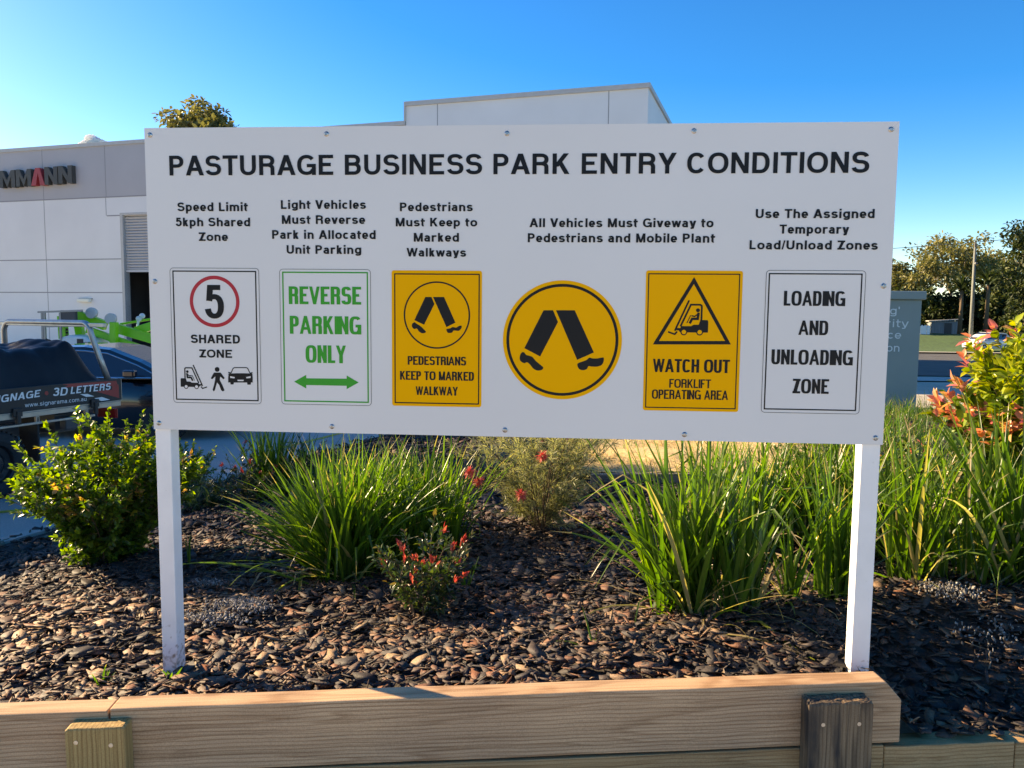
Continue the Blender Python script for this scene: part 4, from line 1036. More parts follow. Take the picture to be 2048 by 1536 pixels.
# ------------------------------------------------------------------ flatbed truck with a tarp over its tray
UA = rad(72.5)
up_ = at(240, 800, 9.4)
ute = empty("flatbed_truck", (up_[0], up_[1], 0.0), UA, "flatbed work truck with black lettered dropside, tarp load and aluminium rack", "truck")
TL, TW = 2.5, 1.78
zb_ = float(up_[2])                                     # underside of the dropside panel
MB().span((-TL, .0, zb_ - .03), (0, TW, zb_ + .03)).build("tray_floor", M['alu'], ute)
mb = MB(); mb.span((-TL, -.012, zb_ - .065), (.0, .03, zb_ - .012)); mb.span((-TL, -.02, zb_ - .012), (.0, .0, zb_ + .004)); mb.span((-TL, -.006, zb_ - .15), (-.35, .02, zb_ - .125))
for x in (-.45, -1.05, -1.7, -2.3): mb.span((x - .02, .0, zb_ - .13), (x + .02, .03, zb_ - .06))
mb.build("side_rail", M['alu'], ute, bevel=.004)
ds = MB().span((-TL, -.03, zb_ + .006), (.0, -.002, zb_ + .256)).build("dropside", M['black_plastic'], ute, bevel=.004)
MB().span((-TL, TW, zb_), (0, TW + .03, zb_ + .25)).build("dropside", M['black_plastic'], ute)
MB().span((.002, 0, zb_), (.03, TW, zb_ + .25)).build("tailgate", M['alu'], ute)
def upx(px, py, yl=-.031):
    o_ = up_[:2]; ax2 = np.array([cos(UA), sin(UA)]); ay2 = np.array([-sin(UA), cos(UA)]); d = ray(px, py)
    t = (yl - (CAM[:2] - o_) @ ay2) / (d[:2] @ ay2); q = CAM + d * t
    return float((q[:2] - o_) @ ax2), float(q[2])
S2 = (3.658, 0, 580)
def uz(x, y): return upx(x / S2[0], S2[2 - 0] + y / S2[0])
mb = MB()
def upoly(pts, lift): mb.add([(p[0], -.0305 - lift, p[1]) for p in [uz(*q) for q in pts]], [tuple(range(len(pts)))])
upoly([(455, 690), (850, 664), (862, 700), (470, 712), (500, 698)], .001); upoly([(820, 700), (866, 690), (872, 790), (690, 740), (820, 728)], .001)
mb.build("red_graphic", M['ute_red'], ds, fix=False)
mb = MB(); upoly([(585, 762), (640, 760), (690, 778), (630, 782)], .001); upoly([(690, 792), (745, 783), (806, 803), (740, 812)], .001); mb.build("white_graphic", M['white_vinyl'], ds, fix=False)
def ute_line(s, xL, xR, yb, yt, name, m, shear, wv, wh, lift):
    a, b = uz(xL, yb[0]), uz(xR, yb[1]); t0, t1 = uz(xL, yt[0]), uz(xR, yt[1]); cap = ((t0[1] - a[1]) + (t1[1] - b[1])) / 2
    zb0, zb1 = a[1], b[1]
    mb = MB()
    def pl(x, z, l): return (x, -.0315 - lift - l, z + (x - a[0]) / (b[0] - a[0]) * (zb1 - zb0))
    fit_line(mb, s, a[0], b[0], zb0, cap, pl, wv, wh, .03, 2.8, shear, 4e-5)
    mb.build(name, m, ds, fix=False)
ute_line("SIGNAGE", -78, 290, (836, 781), (775, 735), "lettering", M['white_vinyl'], .22, .24, .17, .001)
ute_line("3D", 385, 490, (776, 770), (722, 705), "lettering", M['white_vinyl'], .22, .24, .17, .001)
ute_line("LETTERS", 515, 806, (761, 729), (704, 684), "lettering", M['white_vinyl'], .22, .24, .17, .001)
ute_line("www.signarama.com.au", 182, 632, (858, 810), (828, 781), "lettering", M['white_vinyl'], 0.0, .14, .12, .001)
mb = MB(); c_ = uz(340, 755); mb.add([(c_[0] + .022 * cos(2 * pi * k / 20), -.0325, c_[1] + .022 * sin(2 * pi * k / 20)) for k in range(20)], [tuple(range(20))]); mb.build("red_dot", M['ute_red'], ds, fix=False)
c_ = uz(503, 748)
for px in (120, 690):
    x, z = uz(px, 850); mb = MB(); mb.span((x - .05, -.055, zb_ - .04), (x + .05, -.031, zb_ + .05)); mb.span((x - .02, -.07, zb_ - .12), (x + .02, -.03, zb_ + .02)); mb.build("latch", M['black_plastic'], ute, bevel=.006)
# rear hoop of the ladder rack
def hoop(x, lean=0.0):
    mb = MB(); r_ = .11; ht = 1.76; z1 = zb_ + .20
    pts = [(x + .0, .02, z1), (x - .05, .10, 1.36), (x - .10, .17, ht - r_)]
    for k in range(1, 6): a = rad(18 * k); pts.append((x - .10, .17 + r_ * (1 - cos(a)), ht - r_ + r_ * sin(a)))
    m2 = [(p[0], TW - p[1], p[2]) for p in pts[::-1]]
    mb.tube(pts + m2, .033, 10); return mb
h_ = hoop(-.12); h_.build("rack_hoop", M['alu'], ute, smooth=True)
hoop(-TL + .1).build("rack_hoop", M['alu'], ute, smooth=True)
for xq in (-.26, -TL): MB().span((xq + .02, -.06, 1.715), (xq + .062, TW + .1, 1.76)).build("ladder_bar", M["alu"], ute, bevel=.005)
# tarp: a lumpy sheet pulled over the load
nx, ny = 110, 80; V = []; Fc = []
rs = np.random.RandomState(5)
ph = rs.uniform(0, 6, 12)
for j in range(ny + 1):
    for i in range(nx + 1):
        u, v = i / nx, j / ny; x = -TL + .02 + u * (TL - .10); y = .02 + v * (TW - .04)
        e = min(1, (u) / .05) * min(1, (1 - u) / .16); s = min(1, v / .16) * min(1, (1 - v) / .16)
        z = zb_ + .21 + .40 * (sstep(0, 1, e) ** .8) * (sstep(0, 1, s) ** .7)
        z += (.05 * sin(5 * u * 3 + ph[0]) * cos(4 * v + ph[1]) + .035 * abs(sin(9 * u + 6 * v + ph[2])) + .030 * abs(sin(15 * u - 8 * v + ph[3])) + .020 * abs(sin(27 * u + 5 * v + ph[4])) + .016 * abs(sin(8 * u + 31 * v))) * (.25 + .75 * e * s) - .02
        V.append((x, y + .02 * sin(20 * u + ph[5]) * (1 - s), z))
for j in range(ny):
    for i in range(nx): a = j * (nx + 1) + i; Fc.append((a, a + 1, a + nx + 2, a + nx + 1))
tp = MB().add(V, Fc).build("tarp", M['tarp'], ute, smooth=True)
tag(tp, None, None)
mb = MB(); mb.span((-4.6, .55, .52), (-.1, .68, .66)); mb.span((-4.6, 1.1, .52), (-.1, 1.23, .66)); mb.span((-.7, .2, .55), (-.45, .5, .75)); mb.tube([(-1.45, .1, .36), (-1.45, 1.68, .36)], .06, 10)
mb.build("chassis", M['dark_metal'], ute)
for y, s in ((.11, -1), (TW - .11, 1)):
    wheel(ute, (-1.53, y, .35), .345, .25, M['wheel_black'], s); wheel(ute, (-4.6, y, .35), .345, .25, M['wheel_black'], s)
for y in (.0, TW - .28): MB().span((-1.06, y, .30), (-1.04, y + .28, .78)).build("mudflap", M['rubber'], ute)
MB().span((-.03, .06, .64), (.02, .34, .76)).build("tail_light", M['lamp_red'], ute, bevel=.01)
MB().span((-.03, TW - .34, .64), (.02, TW - .06, .76)).build("tail_light", M['lamp_red'], ute, bevel=.01)
mb = MB(); mb.span((-.72, -.0, .60), (-.40, .10, .74)); mb.build("tool_box", M['dark_metal'], ute, bevel=.01)
# the cab, out of the frame on the left
cs = [body_sec(x, .90 * f, zb2, zs, ztp) for x, f, zb2, zs, ztp in [(-5.5, .78, .42, .8, .95), (-5.45, .9, .36, .85, 1.02), (-4.9, 1, .34, .95, 1.10), (-4.15, 1, .34, 1.0, 1.12), (-2.62, 1, .34, 1.0, 1.12)]]
cs = [[(x, y + TW / 2, z) for x, y, z in s] for s in cs]
loft(cs, "cab", M['white_paint'], ute)
mb = MB(); V = [(-4.25, .08, 1.08), (-4.25, TW - .08, 1.08), (-3.55, TW - .2, 1.72), (-3.55, .2, 1.72), (-2.62, .08, 1.08), (-2.62, TW - .08, 1.08), (-2.68, TW - .2, 1.74), (-2.68, .2, 1.74)]
mb.add(V, [(0, 1, 2, 3), (4, 7, 6, 5), (0, 3, 7, 4), (1, 5, 6, 2), (2, 6, 7, 3)]); mb.build("cab_roof", M['white_paint'], ute, bevel=.03)
mb = MB(); mb.add([(-4.05, .088, 1.14), (-2.85, .088, 1.14), (-2.9, .19, 1.62), (-3.5, .19, 1.62)], [(0, 1, 2, 3)])
mb.v = [(x, y - .02, z) for x, y, z in mb.v]; mb.build("side_window", M['glass'], ute)

# ------------------------------------------------------------------ green boom lift beyond the sedan
LD = 17.5
lo = at(190, 700, LD); zg = float(ground_h(lo[0], lo[1]))
LX = np.array([RT[0], RT[1]]) / np.linalg.norm(RT[:2]); LY = np.array([-LX[1], LX[0]])
lift = empty("boom_lift", (lo[0], lo[1], zg), atan2(LX[1], LX[0]), "bright green boom lift with folded arms and a grey work basket", "boom lift")
def lpx(px, py, yl=0.0):
    d = ray(px, py); o_ = lo[:2]
    t = (yl - (CAM[:2] - o_) @ LY) / (d[:2] @ LY); q = CAM + d * t
    return (float((q[:2] - o_) @ LX), yl, float(q[2] - zg))
def z2(x, y, yl=0.0): return lpx(x / 3.658, 580 + y / 3.658, yl)
bk = MB()
for yl in (-.55, .35):
    bk.bar(z2(280, 162, yl), z2(605, 150, yl), .04, .04); bk.bar(z2(310, 270, yl), z2(540, 262, yl), .03, .03); bk.bar(z2(315, 400, yl), z2(440, 396, yl), .05, .06)
for x in (308, 325, 440):
    for yl in (-.55, .35): bk.bar(z2(x, 165, yl), z2(x + 8, 400, yl), .04, .04)
for x, y in ((282, 162), (600, 150), (312, 400)): bk.bar(z2(x, y, -.55), z2(x, y, .35), .04, .04)
bk.build("basket", M['grey_metal'], lift)
mb = MB(); mb.box(z2(505, 200, -.5), (.32, .12, .30)); mb.box(z2(390, 408, -.1), (.62, .9, .05)); mb.build("control_box", M['dark_metal'], lift, bevel=.02)
bm_ = MB()
def lbar(a, b, w, h, yl): bm_.bar(z2(*a, yl), z2(*b, yl), w, h)
lbar((545, 175), (775, 262), .16, .20, .0); lbar((560, 180), (590, 330), .14, .16, .05)
lbar((455, 190), (472, 415), .14, .16, -.3); bm_.build("jib", M['lift_green'], lift, bevel=.01)
bm_ = MB(); lbar((835, 235), (832, 450), .16, .13, -.25); lbar((835, 275), (1180, 375), .16, .20, .1); lbar((640, 290), (1180, 480), .14, .14, -.1); lbar((1000, 300), (1200, 235), .16, .18, .3)
lbar((880, 250), (1180, 200), .06, .05, .5)
bm_.build("boom", M['lift_green'], lift, bevel=.01)
mb = MB()
for k in range(6): mb.box(z2(490, 290 + k * 22, -.36), (.045, .02, .05))
mb.build("hazard_stripe", M['black'], lift)
for q in ((665, 168), (805, 210)):
    p = z2(*q, -.22); MB().lathe([(.0005, -.02), (.11, -.02), (.12, 0), (.11, .10)], p, 'Y', 20).build("pivot_cover", M['flashing'], lift)
pts = [z2(525, 425), z2(525, 345), z2(600, 325), z2(700, 330), z2(760, 360), z2(800, 425)]
mb = MB(); mb.prism([(p[0], p[2]) for p in pts], lambda u, v, d: (u, d, v), -.55, .45); cw = mb.build("cowl", M['lift_white'], lift, bevel=.05)
mb = MB(); c_ = z2(586, 380, -.556); mb.box(c_, (.13, .01, .13)); c_ = z2(625, 400, -.556); mb.box(c_, (.07, .01, .10)); c_ = z2(665, 385, -.556); mb.box(c_, (.12, .01, .03)); mb.build("cowl_panel", M['black_plastic'], cw)
mb = MB(); mb.span((-1.2, -.5, .35), (1.6, .5, .62)); mb.span((-.5, -.45, .62), (.6, .45, 1.0))
for sx in (-1, 1):
    for sy in (-1, 1): mb.bar((sx * .6, sy * .4, .6), (sx * 1.7, sy * 1.3, .12), .1, .1); mb.lathe([(.16, 0), (.16, .05), (.03, .08)], (sx * 1.7, sy * 1.3, .02), 'Z', 16)
mb.build("chassis", M['dark_metal'], lift)
for sy in (-1, 1): wheel(lift, (.3, sy * .62, .33), .33, .2, M['lift_white'], sy)
mb = MB()
for p in ((1015, 210), (1040, 190)): c_ = z2(*p, .3); mb.lathe([(.0005, -.05), (.06, -.02), (.06, .02), (.0005, .05)], c_, 'Y', 12)
mb.tube([z2(1005, 270, .3), z2(1015, 210, .3), z2(1040, 190, .3)], .03, 6); mb.build("work_lamp", M['lift_white'], lift)

# ------------------------------------------------------------------ grey-green cabinet, pole, wire, shed, posts, cloud
cp = at(1812, 822, 13.0)
cab = empty("utility_cabinet", (cp[0], cp[1], 0), atan2(RT[1], RT[0]) + rad(-6), "tall grey-green metal cabinet with pale lettering right of the sign board", "utility cabinet")
d_ = lambda px, py: at(px, py, 13.0)
hx0 = -1.05; hx1 = float((d_(1832, 700) - cp) @ np.array([RT[0], RT[1], 0])); ztop = float(d_(1840, 600)[2]); zcap = float(d_(1845, 583)[2])
MB().span((hx0, 0, .0), (hx1, .75, ztop)).build("body", M['cabinet'], cab, bevel=.012)
MB().span((hx0 - .05, -.05, ztop), (hx1 + .05, .80, zcap)).build("lid", M['cabinet'], cab, bevel=.015)
MB().span((hx0 - .03, -.03, .0), (hx1 + .03, .78, cp[2] - .02)).build("plinth", M['kerb'], cab, bevel=.01)
def cpx(px, py):
    q = at(px, py, 12.95); return float((q - cp) @ np.array([RT[0], RT[1], 0])), float(q[2])
for s, xa, xb, yt, yb in [("g'", 1776, 1794.5, 616, 629), ("rity", 1768, 1812.5, 640, 654), ("ce", 1773, 1799, 668, 677), ("on", 1772, 1797, 694, 703)]:
    a, b = cpx(xa, yb), cpx(xb, yb); cap = 20 / 1600 * 13 * .78
    mb = MB(); fit_line(mb, s, a[0], b[0], a[1], cap, lambda x, z, l: (x, -.004 - l, z), .15, .13, .04, 2.2, 0, 1e-4); mb.build("lettering", M['cab_text'], cab, fix=False)

PD = 71.0
pb, pt = at(1942, 672, PD), at(1951, 483, PD)
pole = empty("power_pole", (pb[0], pb[1], float(ground_h(pb[0], pb[1]))), 0, "weathered timber power pole on the verge behind the white hatchback", "power pole")
g0 = float(ground_h(pb[0], pb[1])); hp = float(pt[2]) - g0
MB().tube([(0, 0, -.3), ((pt[0] - pb[0]) * .5, (pt[1] - pb[1]) * .5, hp * .5), (pt[0] - pb[0], pt[1] - pb[1], hp - .5)], [.19, .15, .11], 14).build("shaft", M['pole'], pole, smooth=True)
MB().tube([(pt[0] - pb[0], pt[1] - pb[1], hp - .55), (pt[0] - pb[0], pt[1] - pb[1], hp)], [.10, .07], 10).build("insulator", M['dark_metal'], pole)
MB().tube([(pt[0] - pb[0], (pt[1] - pb[1]) * .8 - .05, hp * .80), (pt[0] - pb[0], (pt[1] - pb[1]) * .8 - .3, hp * .80)], .10, 10).build("bracket", M['grey_metal'], pole)
wa, wb = at(1560, 508, 78), at(2250, 449, 66); mid = np.array([pt[0], pt[1], float(pt[2]) - .05])
mb = MB(); pts = []
for t in np.linspace(0, 1, 14): p = wa * (1 - t) + mid * t; pts.append(p - np.array([0, 0, .5 * t * (1 - t)]))
for t in np.linspace(0.07, 1, 14): p = mid * (1 - t) + wb * t; pts.append(p - np.array([0, 0, .5 * t * (1 - t)]))
tag(mb.tube(pts, .028, 5).build("overhead_wire", M['dark_metal']), "thin black overhead wire running past the timber power pole", "power line")

sp = at(1893, 672, 94.0); sz = float(ground_h(sp[0], sp[1]))
shed = empty("garden_shed", (sp[0], sp[1], sz), rad(-8), "low grey shed in the shade of the roadside trees", "shed")
MB().span((-1.7, 0, 0), (1.4, 2.5, 1.55)).build("wall", mat("shed_wall", (.22, .24, .25), .7, var=.2, vscale=2, stretch=(6, 1, .3)), shed)
mb = MB(); mb.add([(-1.95, -.25, 1.5), (1.65, -.25, 1.75), (1.65, 2.7, 1.75), (-1.95, 2.7, 1.5), (-1.95, -.25, 1.6), (1.65, -.25, 1.85), (1.65, 2.7, 1.85), (-1.95, 2.7, 1.6)], [(0, 1, 2, 3), (4, 7, 6, 5), (0, 4, 5, 1), (1, 5, 6, 2), (2, 6, 7, 3), (3, 7, 4, 0)])
mb.build("roof", M['flashing'], shed)
MB().span((-.3, -.03, .0), (.5, .01, 1.35)).build("door", M['dark_metal'], shed)
for i, px in enumerate((1843, 1849, 1856)):
    q = at(px, 671, 90); z = float(ground_h(q[0], q[1])); mb = MB()
    mb.span((-.17, -.05, 0), (.17, .05, 1.0)); mb.add([(-.17, -.05, 1.0), (.17, -.05, 1.0), (.17, .05, 1.0), (-.17, .05, 1.0), (0, 0, 1.16)], [(0, 1, 4), (1, 2, 4), (2, 3, 4), (3, 0, 4)])
    o = mb.build("boundary_marker", M['white_vinyl']); o.location = (q[0], q[1], z)
    tag(o, "small white marker post on the far verge beside the shed", "marker post", "white marker posts on the verge")

rs = np.random.RandomState(3)
bmx = bmesh.new()
for px, py, r in [(172, 292, 9), (182, 283, 11), (192, 287, 10), (204, 290, 8), (214, 292, 6), (162, 294, 6), (187, 293, 12), (224, 296, 5), (150, 300, 6)]:
    p = at(px, py - 4, 1500.0); rr = r / 1600 * 1500 * .95
    mtx = Matrix.Translation(Vector(p)) @ Matrix.Diagonal((rr * 1.2, rr, rr * .9, 1))
    res = bmesh.ops.create_icosphere(bmx, subdivisions=4, radius=1.0, matrix=mtx)
    for v in res['verts']:
        d = (v.co - Vector(p)); n = d.normalized()
        v.co += n * rr * (.10 * sin(n.x * 7 + px) * sin(n.y * 6 + py) * sin(n.z * 8) + .05 * sin(n.x * 17 + 1) * sin(n.z * 15 + px) + .015 * sin(n.z * 37) * sin(n.x * 31))
me = bpy.data.meshes.new("cloud"); bmx.to_mesh(me); bmx.free()
o = link("cloud", me, M['cloud'], smooth=True); o["kind"] = "structure"

# ------------------------------------------------------------------ plants
def unit(a): return a / np.maximum(1e-9, np.linalg.norm(a, axis=-1, keepdims=True))
LEAF_T = np.array([(0, 2, 1), (0, 3, 2), (1, 2, 5), (1, 5, 4), (2, 3, 6), (2, 6, 5), (4, 5, 7), (5, 6, 7)])
def leaf_cloud(P_, D, L, W, rng, fold=.22, curl=.25, up=(0, 0, 1), face=None):
    """P_ base points (n,3), D directions, L lengths, W half widths -> verts, tris. Leaves fold along the midrib and curl at the tip"""
    n = len(P_); D = unit(D); upv = np.tile(np.array(up, float), (n, 1)) + rng.normal(0, .45, (n, 3))
    S = unit(np.cross(D, upv)); Nn = unit(np.cross(S, D)); L = L[:, None]; W = W[:, None]
    def pt(s, side, dn): return P_ + D * (L * s) + S * (W * side) - Nn * (L * curl * s * s) - Nn * (W * dn)
    rows = [pt(0, 0, 0), pt(.33, .92, -fold), pt(.33, 0, fold * .6), pt(.33, -.92, -fold), pt(.68, .80, -fold), pt(.68, 0, fold * .6), pt(.68, -.80, -fold), pt(1, 0, 0)]
    V = np.stack(rows, 1).reshape(-1, 3)
    T = (LEAF_T[None] + (np.arange(n) * 8)[:, None, None]).reshape(-1, 3)
    return V, T
def blades(rng, n, base_r, lmin, lmax, w, lean0, lean1, droop, az=None, azs=None, seg=8, base=(0, 0), dead=0.0, sx=1.0):
    """strap leaves: each a folded ribbon rising from the crown and arching over"""
    az_ = rng.uniform(0, 2 * pi, n) if az is None else rng.normal(az, azs, n)
    rr = base_r * np.sqrt(rng.uniform(0, 1, n)); baz = rng.uniform(0, 2 * pi, n)
    Lh = rng.uniform(lmin, lmax, n); lean = rng.uniform(lean0, lean1, n) ; dr = droop * rng.uniform(.2, 1.6, n) * (.4 + lean / max(lean1, .01))
    kink = rng.uniform(0, 1, n)
    W = w * rng.uniform(.6, 1.15, n)
    p = np.stack([base[0] + rr * np.cos(baz) * sx, base[1] + rr * np.sin(baz), np.full(n, -.02)], 1)
    hd = np.stack([np.cos(az_), np.sin(az_), np.zeros(n)], 1); sd = np.stack([-np.sin(az_), np.cos(az_), np.zeros(n)], 1)
    tw = rng.normal(0, .5, n)
    rows = []; th = lean.copy()
    for k in range(seg + 1):
        s = k / seg
        th = lean + dr * s ** 1.7 + np.where(kink > .89, sstep(.55, .75, s) * 1.5, 0)
        t = hd * np.sin(th)[:, None] + np.array([0, 0, 1.0]) * np.cos(th)[:, None]
        nn = np.cross(sd, t)
        a = tw * (.3 + s); side = sd * np.cos(a)[:, None] + nn * np.sin(a)[:, None]; nr = np.cross(side, t)
        ww = (W * min(1, .55 + 1.6 * s) * (1 - s ** 2.6) + .0004)[:, None]
        rows += [p - side * ww, p + nr * ww * .42, p + side * ww]
        if k < seg: p = p + t * (Lh / seg)[:, None]
    V = np.stack(rows, 1); m = 3 * (seg + 1); V = V.reshape(-1, 3)
    f = []
    for k in range(seg):
        a = 3 * k; f += [(a, a + 1, a + 4, a + 3), (a + 1, a + 2, a + 5, a + 4)]
    T = (np.array(f)[None] + (np.arange(n) * m)[:, None, None]).reshape(-1, 4)
    tint = rng.uniform(.15, .75, n); tint[rng.uniform(0, 1, n) < dead] = rng.uniform(.9, 1.0)
    k = np.tile(np.repeat(np.arange(seg) / seg, 2), n); tt = np.repeat(tint, 2 * seg)
    tt = np.clip(tt + .12 * (k - .5) * (tt < .85), 0, 1)
    brown = np.repeat(rng.uniform(0, 1, n) < .28, 2 * seg) & (k >= (seg - 1.01) / seg)
    return V, T, np.where(brown, .93, tt)
def merge(parts):
    V, T, t, b = [], [], [], 0
    for v, f, q in parts: V.append(v); T.append(f + b); t.append(q); b += len(v)
    return np.concatenate(V), np.concatenate(T), np.concatenate(t)

M['strap'] = leaf_mat("strap_leaf", [(0, (.024, .055, .012)), (.45, (.055, .115, .016)), (.78, (.12, .19, .028)), (.86, (.20, .22, .035)), (.92, (.32, .24, .12)), (1, (.40, .31, .19))], .45, (1.9, 2.2, .8), .33, .55)
M['strap_b'] = leaf_mat("blue_green_strap_leaf", [(0, (.018, .045, .022)), (.5, (.045, .085, .042)), (.86, (.09, .13, .06)), (.92, (.24, .18, .09)), (1, (.3, .24, .15))], .35, (1.6, 1.8, .9), .35)
M['glossy'] = leaf_mat("glossy_leaf", [(0, (.026, .055, .012)), (.45, (.065, .12, .018)), (.72, (.16, .23, .025)), (.86, (.26, .28, .04)), (.93, (.34, .20, .07)), (1, (.42, .22, .12))], .5, (2.3, 2.4, .7), .36, .5)
M['tip_green'] = leaf_mat("narrow_green_leaf", [(0, (.014, .032, .010)), (.5, (.035, .065, .016)), (.8, (.09, .11, .03)), (1, (.22, .10, .04))], .32, (1.7, 1.8, .8), .3)
M['tip_red'] = leaf_mat("red_new_leaf", [(0, (.30, .03, .03)), (.5, (.48, .07, .06)), (1, (.50, .16, .10))], .35, (1.5, 1.1, 1.0), .3)
M['photinia'] = leaf_mat("broad_leaf", [(0, (.020, .050, .012)), (.4, (.06, .12, .018)), (.52, (.17, .25, .022)), (.76, (.44, .44, .04)), (.86, (.62, .40, .12)), (.93, (.68, .28, .20)), (1, (.64, .14, .16))], .36, (1.5, 1.45, .7), .33)
M['needle'] = leaf_mat("pale_needle_leaf", [(0, (.17, .20, .10)), (.5, (.34, .34, .17)), (1, (.54, .49, .26))], .42, (1.3, 1.3, .8), .5)
M['bloom'] = leaf_mat("coral_bloom", [(0, (.55, .06, .06)), (.6, (.66, .14, .12)), (1, (.72, .28, .2))], .3, (1.3, 1, 1), .5)
M['straw'] = leaf_mat("straw_blade", [(0, (.46, .33, .15)), (.6, (.64, .48, .23)), (1, (.74, .60, .34))], .25, (1.2, 1.15, .9), .6)
M['gum'] = leaf_mat("gum_leaf", [(0, (.08, .085, .030)), (.5, (.19, .18, .065)), (1, (.32, .27, .11))], .3, (1.3, 1.3, .7), .5, .3)
M['bushy'] = leaf_mat("dark_tree_leaf", [(0, (.012, .022, .009)), (.6, (.036, .054, .016)), (1, (.11, .12, .03))], .18, (1.4, 1.5, .7), .55, .25)

PLANT_K = [0]
def strap_plant(name, base, label, specs, seed, group=None, m='strap', cat="plant"):
    rng = np.random.RandomState(seed); parts = []
    for s in specs: parts.append(blades(rng, **s))
    V, T, t = merge(parts); o = np_mesh(name, V, T, M[m], None, t, True)
    o.location = tuple(base); return tag(o, label, cat, group)

def bpt(px, py): return on_bed(px, py)
def bl(n, r, l0, l1, w, a0, a1, dr, **k): return dict(n=n, base_r=r, lmin=l0, lmax=l1, w=w, lean0=a0, lean1=a1, droop=dr, **k)
GS = "strap leaved clumps in the mulch bed"
b0 = bpt(690, 1165)
strap_plant("strap_leaf_clump", b0, "wide dense strap leaf clump left of centre under the sign board",
    [bl(230, .12, .45, .86, .0100, .05, .62, .55, dead=.04), bl(170, .13, .45, .84, .0095, .05, .55, .5, base=(.24, .28)), bl(170, .12, .45, .82, .009, .05, .75, .6, base=(-.18, .30), dead=.05), bl(110, .10, .45, .82, .0085, .05, .5, .5, base=(.42, .52)), bl(90, .1, .45, .8, .0085, .05, .6, .5, base=(.02, .5)),
     bl(30, .14, .40, .85, .008, .7, 1.25, .9, dead=.25), bl(40, .10, .5, .85, .0085, .55, .95, .35, az=pi * .96, azs=.3), bl(22, .12, .3, .6, .007, .8, 1.3, 1.1, az=-pi / 2, azs=.9, dead=.4)], 11, GS)
strap_plant("strap_leaf_clump", bpt(822, 1082), "strap leaf clump behind the red tipped seedling, right half of the left mass",
    [bl(170, .15, .30, .58, .0085, .03, .65, .6, dead=.04), bl(120, .12, .30, .58, .0085, .05, .6, .55, base=(-.25, .25)), bl(80, .1, .30, .56, .008, .05, .55, .5, base=(.02, .4)), bl(40, .1, .35, .66, .008, .6, 1.2, .8, dead=.2)], 12, GS)
strap_plant("strap_leaf_clump", bpt(545, 1000), "tall strap leaf clump at the back edge beside the car park", [bl(130, .14, .5, .80, .010, .02, .42, .4), bl(50, .1, .4, .7, .009, .2, .8, .7, base=(.25, .1))], 13, GS)
strap_plant("strap_leaf_clump", bpt(405, 1015), "low blue-green strap leaf clump just right of the left post", [bl(150, .14, .22, .45, .008, .2, 1.1, .9)], 14, GS, 'strap_b')
b1 = bpt(1395, 1232)
strap_plant("strap_leaf_clump", b1, "bright green strap leaf clump with broad blades in front of the right post",
    [bl(50, .05, .50, .92, .0125, .03, .42, .35, dead=.03), bl(38, .05, .5, .86, .012, .05, .55, .4, base=(-.13, .05)), bl(30, .04, .45, .80, .012, .03, .4, .4, base=(.14, .03)), bl(40, .08, .5, .88, .011, .03, .45, .4, base=(-.05, .22)),
     bl(20, .05, .45, .85, .010, .5, .9, .5, az=pi * .93, azs=.4), bl(34, .10, .25, .6, .006, .6, 1.35, 1.1, dead=.75)], 15, GS)
strap_plant("strap_leaf_clump", bpt(1450, 1120), "strap leaf clump filling the gap behind the bright broad bladed clump", [bl(120, .16, .45, .82, .010, .03, .5, .5, dead=.06, sx=1.4), bl(40, .1, .4, .75, .009, .05, .6, .5, base=(.22, .1)), bl(26, .15, .3, .6, .006, .6, 1.3, 1.0, dead=.8)], 23, GS)
strap_plant("strap_leaf_clump", bpt(1690, 1100), "strap leaf clump in the shade behind the right post, farther back", [bl(130, .18, .45, .80, .010, .03, .5, .5, dead=.06, sx=1.5), bl(26, .15, .3, .6, .006, .6, 1.3, 1.0, dead=.8)], 24, GS)
strap_plant("strap_leaf_clump", bpt(2040, 1175), "tall broad strap leaf clump cut by the right edge of the picture", [bl(60, .10, .55, 1.0, .0135, .03, .45, .4, dead=.04), bl(24, .1, .4, .8, .010, .4, 1.1, .9, dead=.3)], 26, GS)
strap_plant("strap_leaf_clump", bpt(1920, 1165), "narrow strap leaf clump between the two larger clumps right of the right post", [bl(60, .14, .4, .78, .009, .03, .5, .5, dead=.1), bl(24, .2, .3, .65, .006, .5, 1.3, .9, dead=.8)], 25, GS)
strap_plant("strap_leaf_clump", bpt(1500, 1222), "slim strap leaf fan between the bright clump and the right post",
    [bl(22, .03, .45, .75, .011, .02, .35, .4), bl(10, .05, .3, .6, .007, .4, 1.1, 1.2, dead=.7)], 16, GS)
strap_plant("strap_leaf_clump", bpt(1578, 1205), "short narrow strap leaf fan left of the right post", [bl(18, .03, .35, .62, .009, .02, .4, .5, dead=.1), bl(8, .05, .3, .5, .006, .5, 1.2, 1.2, dead=.8)], 17, GS)
strap_plant("strap_leaf_clump", bpt(1662, 1200), "strap leaf clump directly behind the right post", [bl(60, .07, .5, .8, .011, .02, .4, .45, dead=.06), bl(12, .06, .3, .6, .008, .5, 1.2, 1.0, dead=.5)], 18, GS)
strap_plant("strap_leaf_clump", bpt(1570, 1085), "dense shaded strap leaf mass behind the right hand fans", [bl(170, .22, .42, .72, .0095, .03, .55, .6, dead=.08, sx=1.5), bl(90, .15, .4, .7, .009, .05, .5, .6, base=(.3, .3)), bl(70, .12, .4, .68, .009, .05, .5, .6, base=(-.32, .25), dead=.05)], 19, GS)
strap_plant("strap_leaf_clump", bpt(1818, 1160), "strap leaf clump just right of the right post", [bl(60, .10, .45, .85, .010, .03, .45, .5, dead=.06), bl(16, .08, .4, .7, .008, .5, 1.2, .9, dead=.4), bl(40, .1, .4, .7, .009, .03, .5, .5, base=(.05, .4))], 20, GS)
